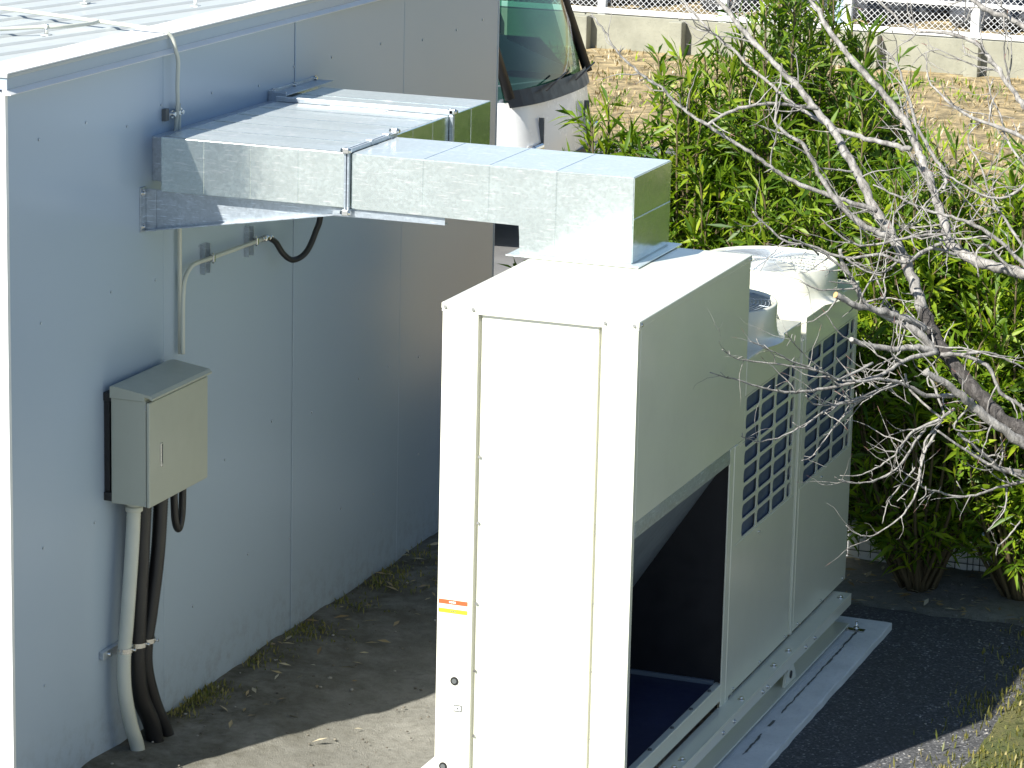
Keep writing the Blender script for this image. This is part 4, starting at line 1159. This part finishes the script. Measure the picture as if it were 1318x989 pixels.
# ------------------------------------------------------------------ bare tree leaning in from the right
tree = thing('bare_tree', 'leafless grey barked tree reaching over the unit from the right', 'tree', (2.55, 1.55, .16))
bm = B()
tr_pts = [(2.62, 1.50, .10), (2.56, 1.52, .35), (2.45, 1.55, .75), (2.25, 1.60, 1.12), (2.02, 1.655, 1.36), (1.90, 1.68, 1.46)]
tp = spline(tr_pts, 6)
tube(bm, tp, [.085-.035*i/(len(tp)-1) for i in range(len(tp))], 14)
tp2 = spline([(2.40, 1.56, .85), (2.25, 1.75, 1.35), (2.05, 1.95, 1.85), (1.90, 2.05, 2.05), (1.794, 2.079, 2.088)], 6)
tube(bm, tp2, [.055-.017*i/(len(tp2)-1) for i in range(len(tp2))], 12)
obj('trunk', bm, 'bark_dark', tree)
rb = random.Random(11)
def wob(p, a): return p+Vector((rb.uniform(-a, a), rb.uniform(-a, a), rb.uniform(-a, a)))
bmT, bmR = B(), B()
limb_objs = []
def twig(p, d, L, r, depth):
    global bmT
    pts = [p]; dd = d.normalized()
    n = 6
    for k in range(n):
        dd = (dd+Vector((rb.uniform(-.33, .33), rb.uniform(-.33, .33), rb.uniform(-.28, .36)))).normalized()
        pts.append(pts[-1]+dd*(L/n))
    tube(bmT, pts, [r*(1-.72*i/n) for i in range(n+1)], 5, False)
    if rb.random() < .35:
        tube(bmR, [pts[-1], pts[-1]+dd*.025], [r*.45, r*.15], 4, False)
    if depth > 0:
        for j in range(rb.choice((1, 2))):
            i = rb.randint(1, n-1)
            s = wob(dd, .9)
            twig(pts[i], s, L*rb.uniform(.35, .6), r*.6, depth-1)
_a, _b, _p = BR[0]
BR[0] = (_a, .030, _p[:7]); BR.append((.034, _b, _p[6:]))
for r0, r1, pts in BR:
    bmT = B(); r0 *= .80 if r0 < .03 else .70; r1 *= .80
    P = spline([Vector(q) for q in pts], 5)
    n = len(P)
    P = [P[0]]+[wob(q, min(.006, r0*.35)) for q in P[1:-1]]+[P[-1]]
    rs = []
    for i in range(n):
        s = i/(n-1); rs.append((r0+(r1-r0)*s)*(1+.13*rb.uniform(-1, 1)))
    bmx = B()
    tube(bmx, P, rs, 10 if max(r0, r1) > .013 else 6)
    tot = sum((P[i+1]-P[i]).length for i in range(n-1))
    for k in range(int(tot/.115)):
        i = rb.randint(2, n-2) if n > 4 else 1
        t_ = (P[i+1]-P[i]).normalized()
        sd_ = Vector((rb.uniform(-1, .5), rb.uniform(-1, .6), rb.uniform(-.7, .9))).normalized()
        twig(P[i], (t_*.45+sd_).normalized(), rb.uniform(.05, .25), min(.0042, rs[i]*.6), 1 if rb.random() < .35 else 0)
    if sum(q.z for q in P)/n > 1.85 and sum(q.x for q in P)/n > 1.15:
        for k in range(int(tot/.13)):
            i = rb.randint(1, n-2)
            sd_ = Vector((rb.uniform(-1, .8), rb.uniform(-.7, .7), rb.uniform(-.4, 1.1))).normalized()
            twig(P[i], sd_, rb.uniform(.12, .38), min(.0048, rs[i]*.6), 2 if rb.random() < .5 else 1)
    for k in range(int(tot/.09)):
        # short spur buds
        i = rb.randint(1, n-2)
        sd_ = Vector((rb.uniform(-1, 1), rb.uniform(-1, 1), rb.uniform(-.5, 1))).normalized()
        tube(bmT, [P[i], P[i]+sd_*rb.uniform(.012, .04)], [min(.004, rs[i]*.6), .0015], 4, False)
    bo = obj('limb' if max(r0, r1) > .013 else 'branch', bmx, 'bark_dark' if max(r0, r1) > .030 else 'bark', tree); limb_objs.append(bo)
    if len(bmT.verts):
        tw = obj('twigs', bmT, 'bark', bo); tw['kind'] = 'stuff'
    else: bmT.free()
tt = obj('twig_tips', bmR, 'twig_red', tree); tt['kind'] = 'stuff'
sp_ = Vector(BR[2][2][-1]); sq_ = Vector(BR[2][2][-2]); dd = (sp_-sq_).normalized()
bm = B(); tube(bm, [sp_+dd*.0005, sp_+dd*.003], .0125, 10); obj('cut_end', bm, 'cut_wood', limb_objs[2])

# ------------------------------------------------------------------ grass, weeds, litter, pebbles
def blades(name, label, cat, pts, Ls, mat, wd=.004, lean=.5, seed=3):
    r = np.random.default_rng(seed); n = len(pts)
    an = r.uniform(0, 2*np.pi, n); ln = r.uniform(.05, lean, n)
    D = np.stack([np.cos(an)*ln, np.sin(an)*ln, np.ones(n)], 1); D /= np.linalg.norm(D, axis=1)[:, None]
    N = np.stack([np.cos(an), np.sin(an), np.full(n, .3)], 1)
    Vv, Fc = leaves_mesh(np.array(pts), D, N, np.array(Ls), np.full(n, wd)*r.uniform(.6, 1.4, n), r.uniform(0, .45, n))
    o = np_mesh(name, Vv, Fc, mat); o['kind'] = 'stuff'; tag(o, label, cat); return o
r = np.random.default_rng(21)
P = []; Lb = []
while len(P) < 15000:
    x, y = r.uniform(1.42, 3.3), r.uniform(-.6, 3.9)
    edge = 1.62+.07*math.sin(5*y)+.04*math.sin(13*y)
    if x < edge and r.random() > max(0, .10+(x-1.45)*1.0): continue
    if math.sin(9*x+4*y)+math.sin(7*y-5*x) < r.uniform(-2.2, .4): continue
    P.append((x, y, gz(x, y)-.002)); Lb.append(r.uniform(.02, .07))
blades('grass', 'short dry yellow green grass along the edge of the gravel', 'grass', P, Lb, 'grass')
P = []; Lb = []
while len(P) < 2600:
    y = r.uniform(1.1, 6.0); x = -1.69+abs(r.normal(0, .20))*(.3+.22*max(0, y-1.4))
    if math.sin(6*y)+math.sin(13*y+3*x) < r.uniform(-1.2, 1.6): continue
    P.append((x, y, gz(x, y)-.004)); Lb.append(r.uniform(.012, .05))
blades('weeds', 'low brown green weeds along the foot of the hut wall', 'weeds', P, Lb, 'grass', .0035, .9, 4)
P = []; Lb = []
for k in range(1500):
    x = r.uniform(-7.5, 2); y = r.uniform(9, 22)
    if x < -2.7 and y < 17.2: continue
    if math.sin(2*x+y)+math.sin(1.7*y-x) < .2: continue
    for j in range(4):
        P.append((x+r.normal(0, .06), y+r.normal(0, .06), 0)); Lb.append(r.uniform(.05, .16))
blades('bank_grass', 'sparse green tufts on the sandy ground below the concrete wall', 'grass', P, Lb, 'leaf', .010, 1.0, 5)
P = []; Lb = []
for k in range(2600):
    x = r.uniform(-9, 3); y = r.uniform(9, 22.5)
    if x < -2.7 and y < 17.2: continue
    for j in range(5):
        P.append((x+r.normal(0, .09), y+r.normal(0, .09), 0)); Lb.append(r.uniform(.04, .13))
blades('straw', 'dry golden straw on the sandy ground below the concrete wall', 'grass', P, Lb, 'dry_leaf', .008, 1.3, 6)
# dry leaves
n = 420
P = []; D = []; N = []; L_ = []
for k in range(n):
    if k < 30: x, y = r.uniform(-1.65, -.2), r.uniform(.2, 5)
    elif k < 330: x, y = r.uniform(-.2, 2.2), r.uniform(3.46, 4.25)
    else: x, y = r.uniform(-1.68, -1.2), r.uniform(1.2, 6)
    a = r.uniform(0, 6.28)
    P.append((x, y, gz(x, y)+.010)); D.append((math.cos(a), math.sin(a), r.uniform(-.1, .25))); N.append((r.normal(0, .3), r.normal(0, .3), 1)); L_.append(r.uniform(.03, .09))
D = np.array(D); D /= np.linalg.norm(D, axis=1)[:, None]
Vv, Fc = leaves_mesh(np.array(P), D, np.array(N), np.array(L_), np.array(L_)*.12, np.zeros(n))
o = np_mesh('dry_leaves', Vv, Fc, 'dry_leaf'); o['kind'] = 'stuff'; tag(o, 'scattered dry fallen leaves on the soil', 'leaves')
# pebbles
n = 800
x = np.where(np.arange(n) < 450, r.uniform(-1.68, 0, n), np.where(np.arange(n) < 620, r.uniform(.9, 2.4, n), r.uniform(1.38, 1.8, n))); y = np.where(np.arange(n) < 450, r.uniform(-.6, 5.2, n), np.where(np.arange(n) < 620, r.uniform(3.3, 4.1, n), r.uniform(.8, 3.6, n)))
s_ = r.uniform(.0025, .007, n)*np.where(r.random(n) < .06, 1.8, 1)
z = np.array([gz(a, b_) for a, b_ in zip(x, y)])+.006
o = scatter('pebbles', ICO1, np.stack([x, y, z], 1), np.stack([s_*1.3, s_, s_*.7], 1), 'pebble', .12, 33)
o['kind'] = 'stuff'; tag(o, 'small pale pebbles scattered over the bare soil', 'pebbles')

for o in bpy.data.objects:
    if '_base' in o: del o['_base']
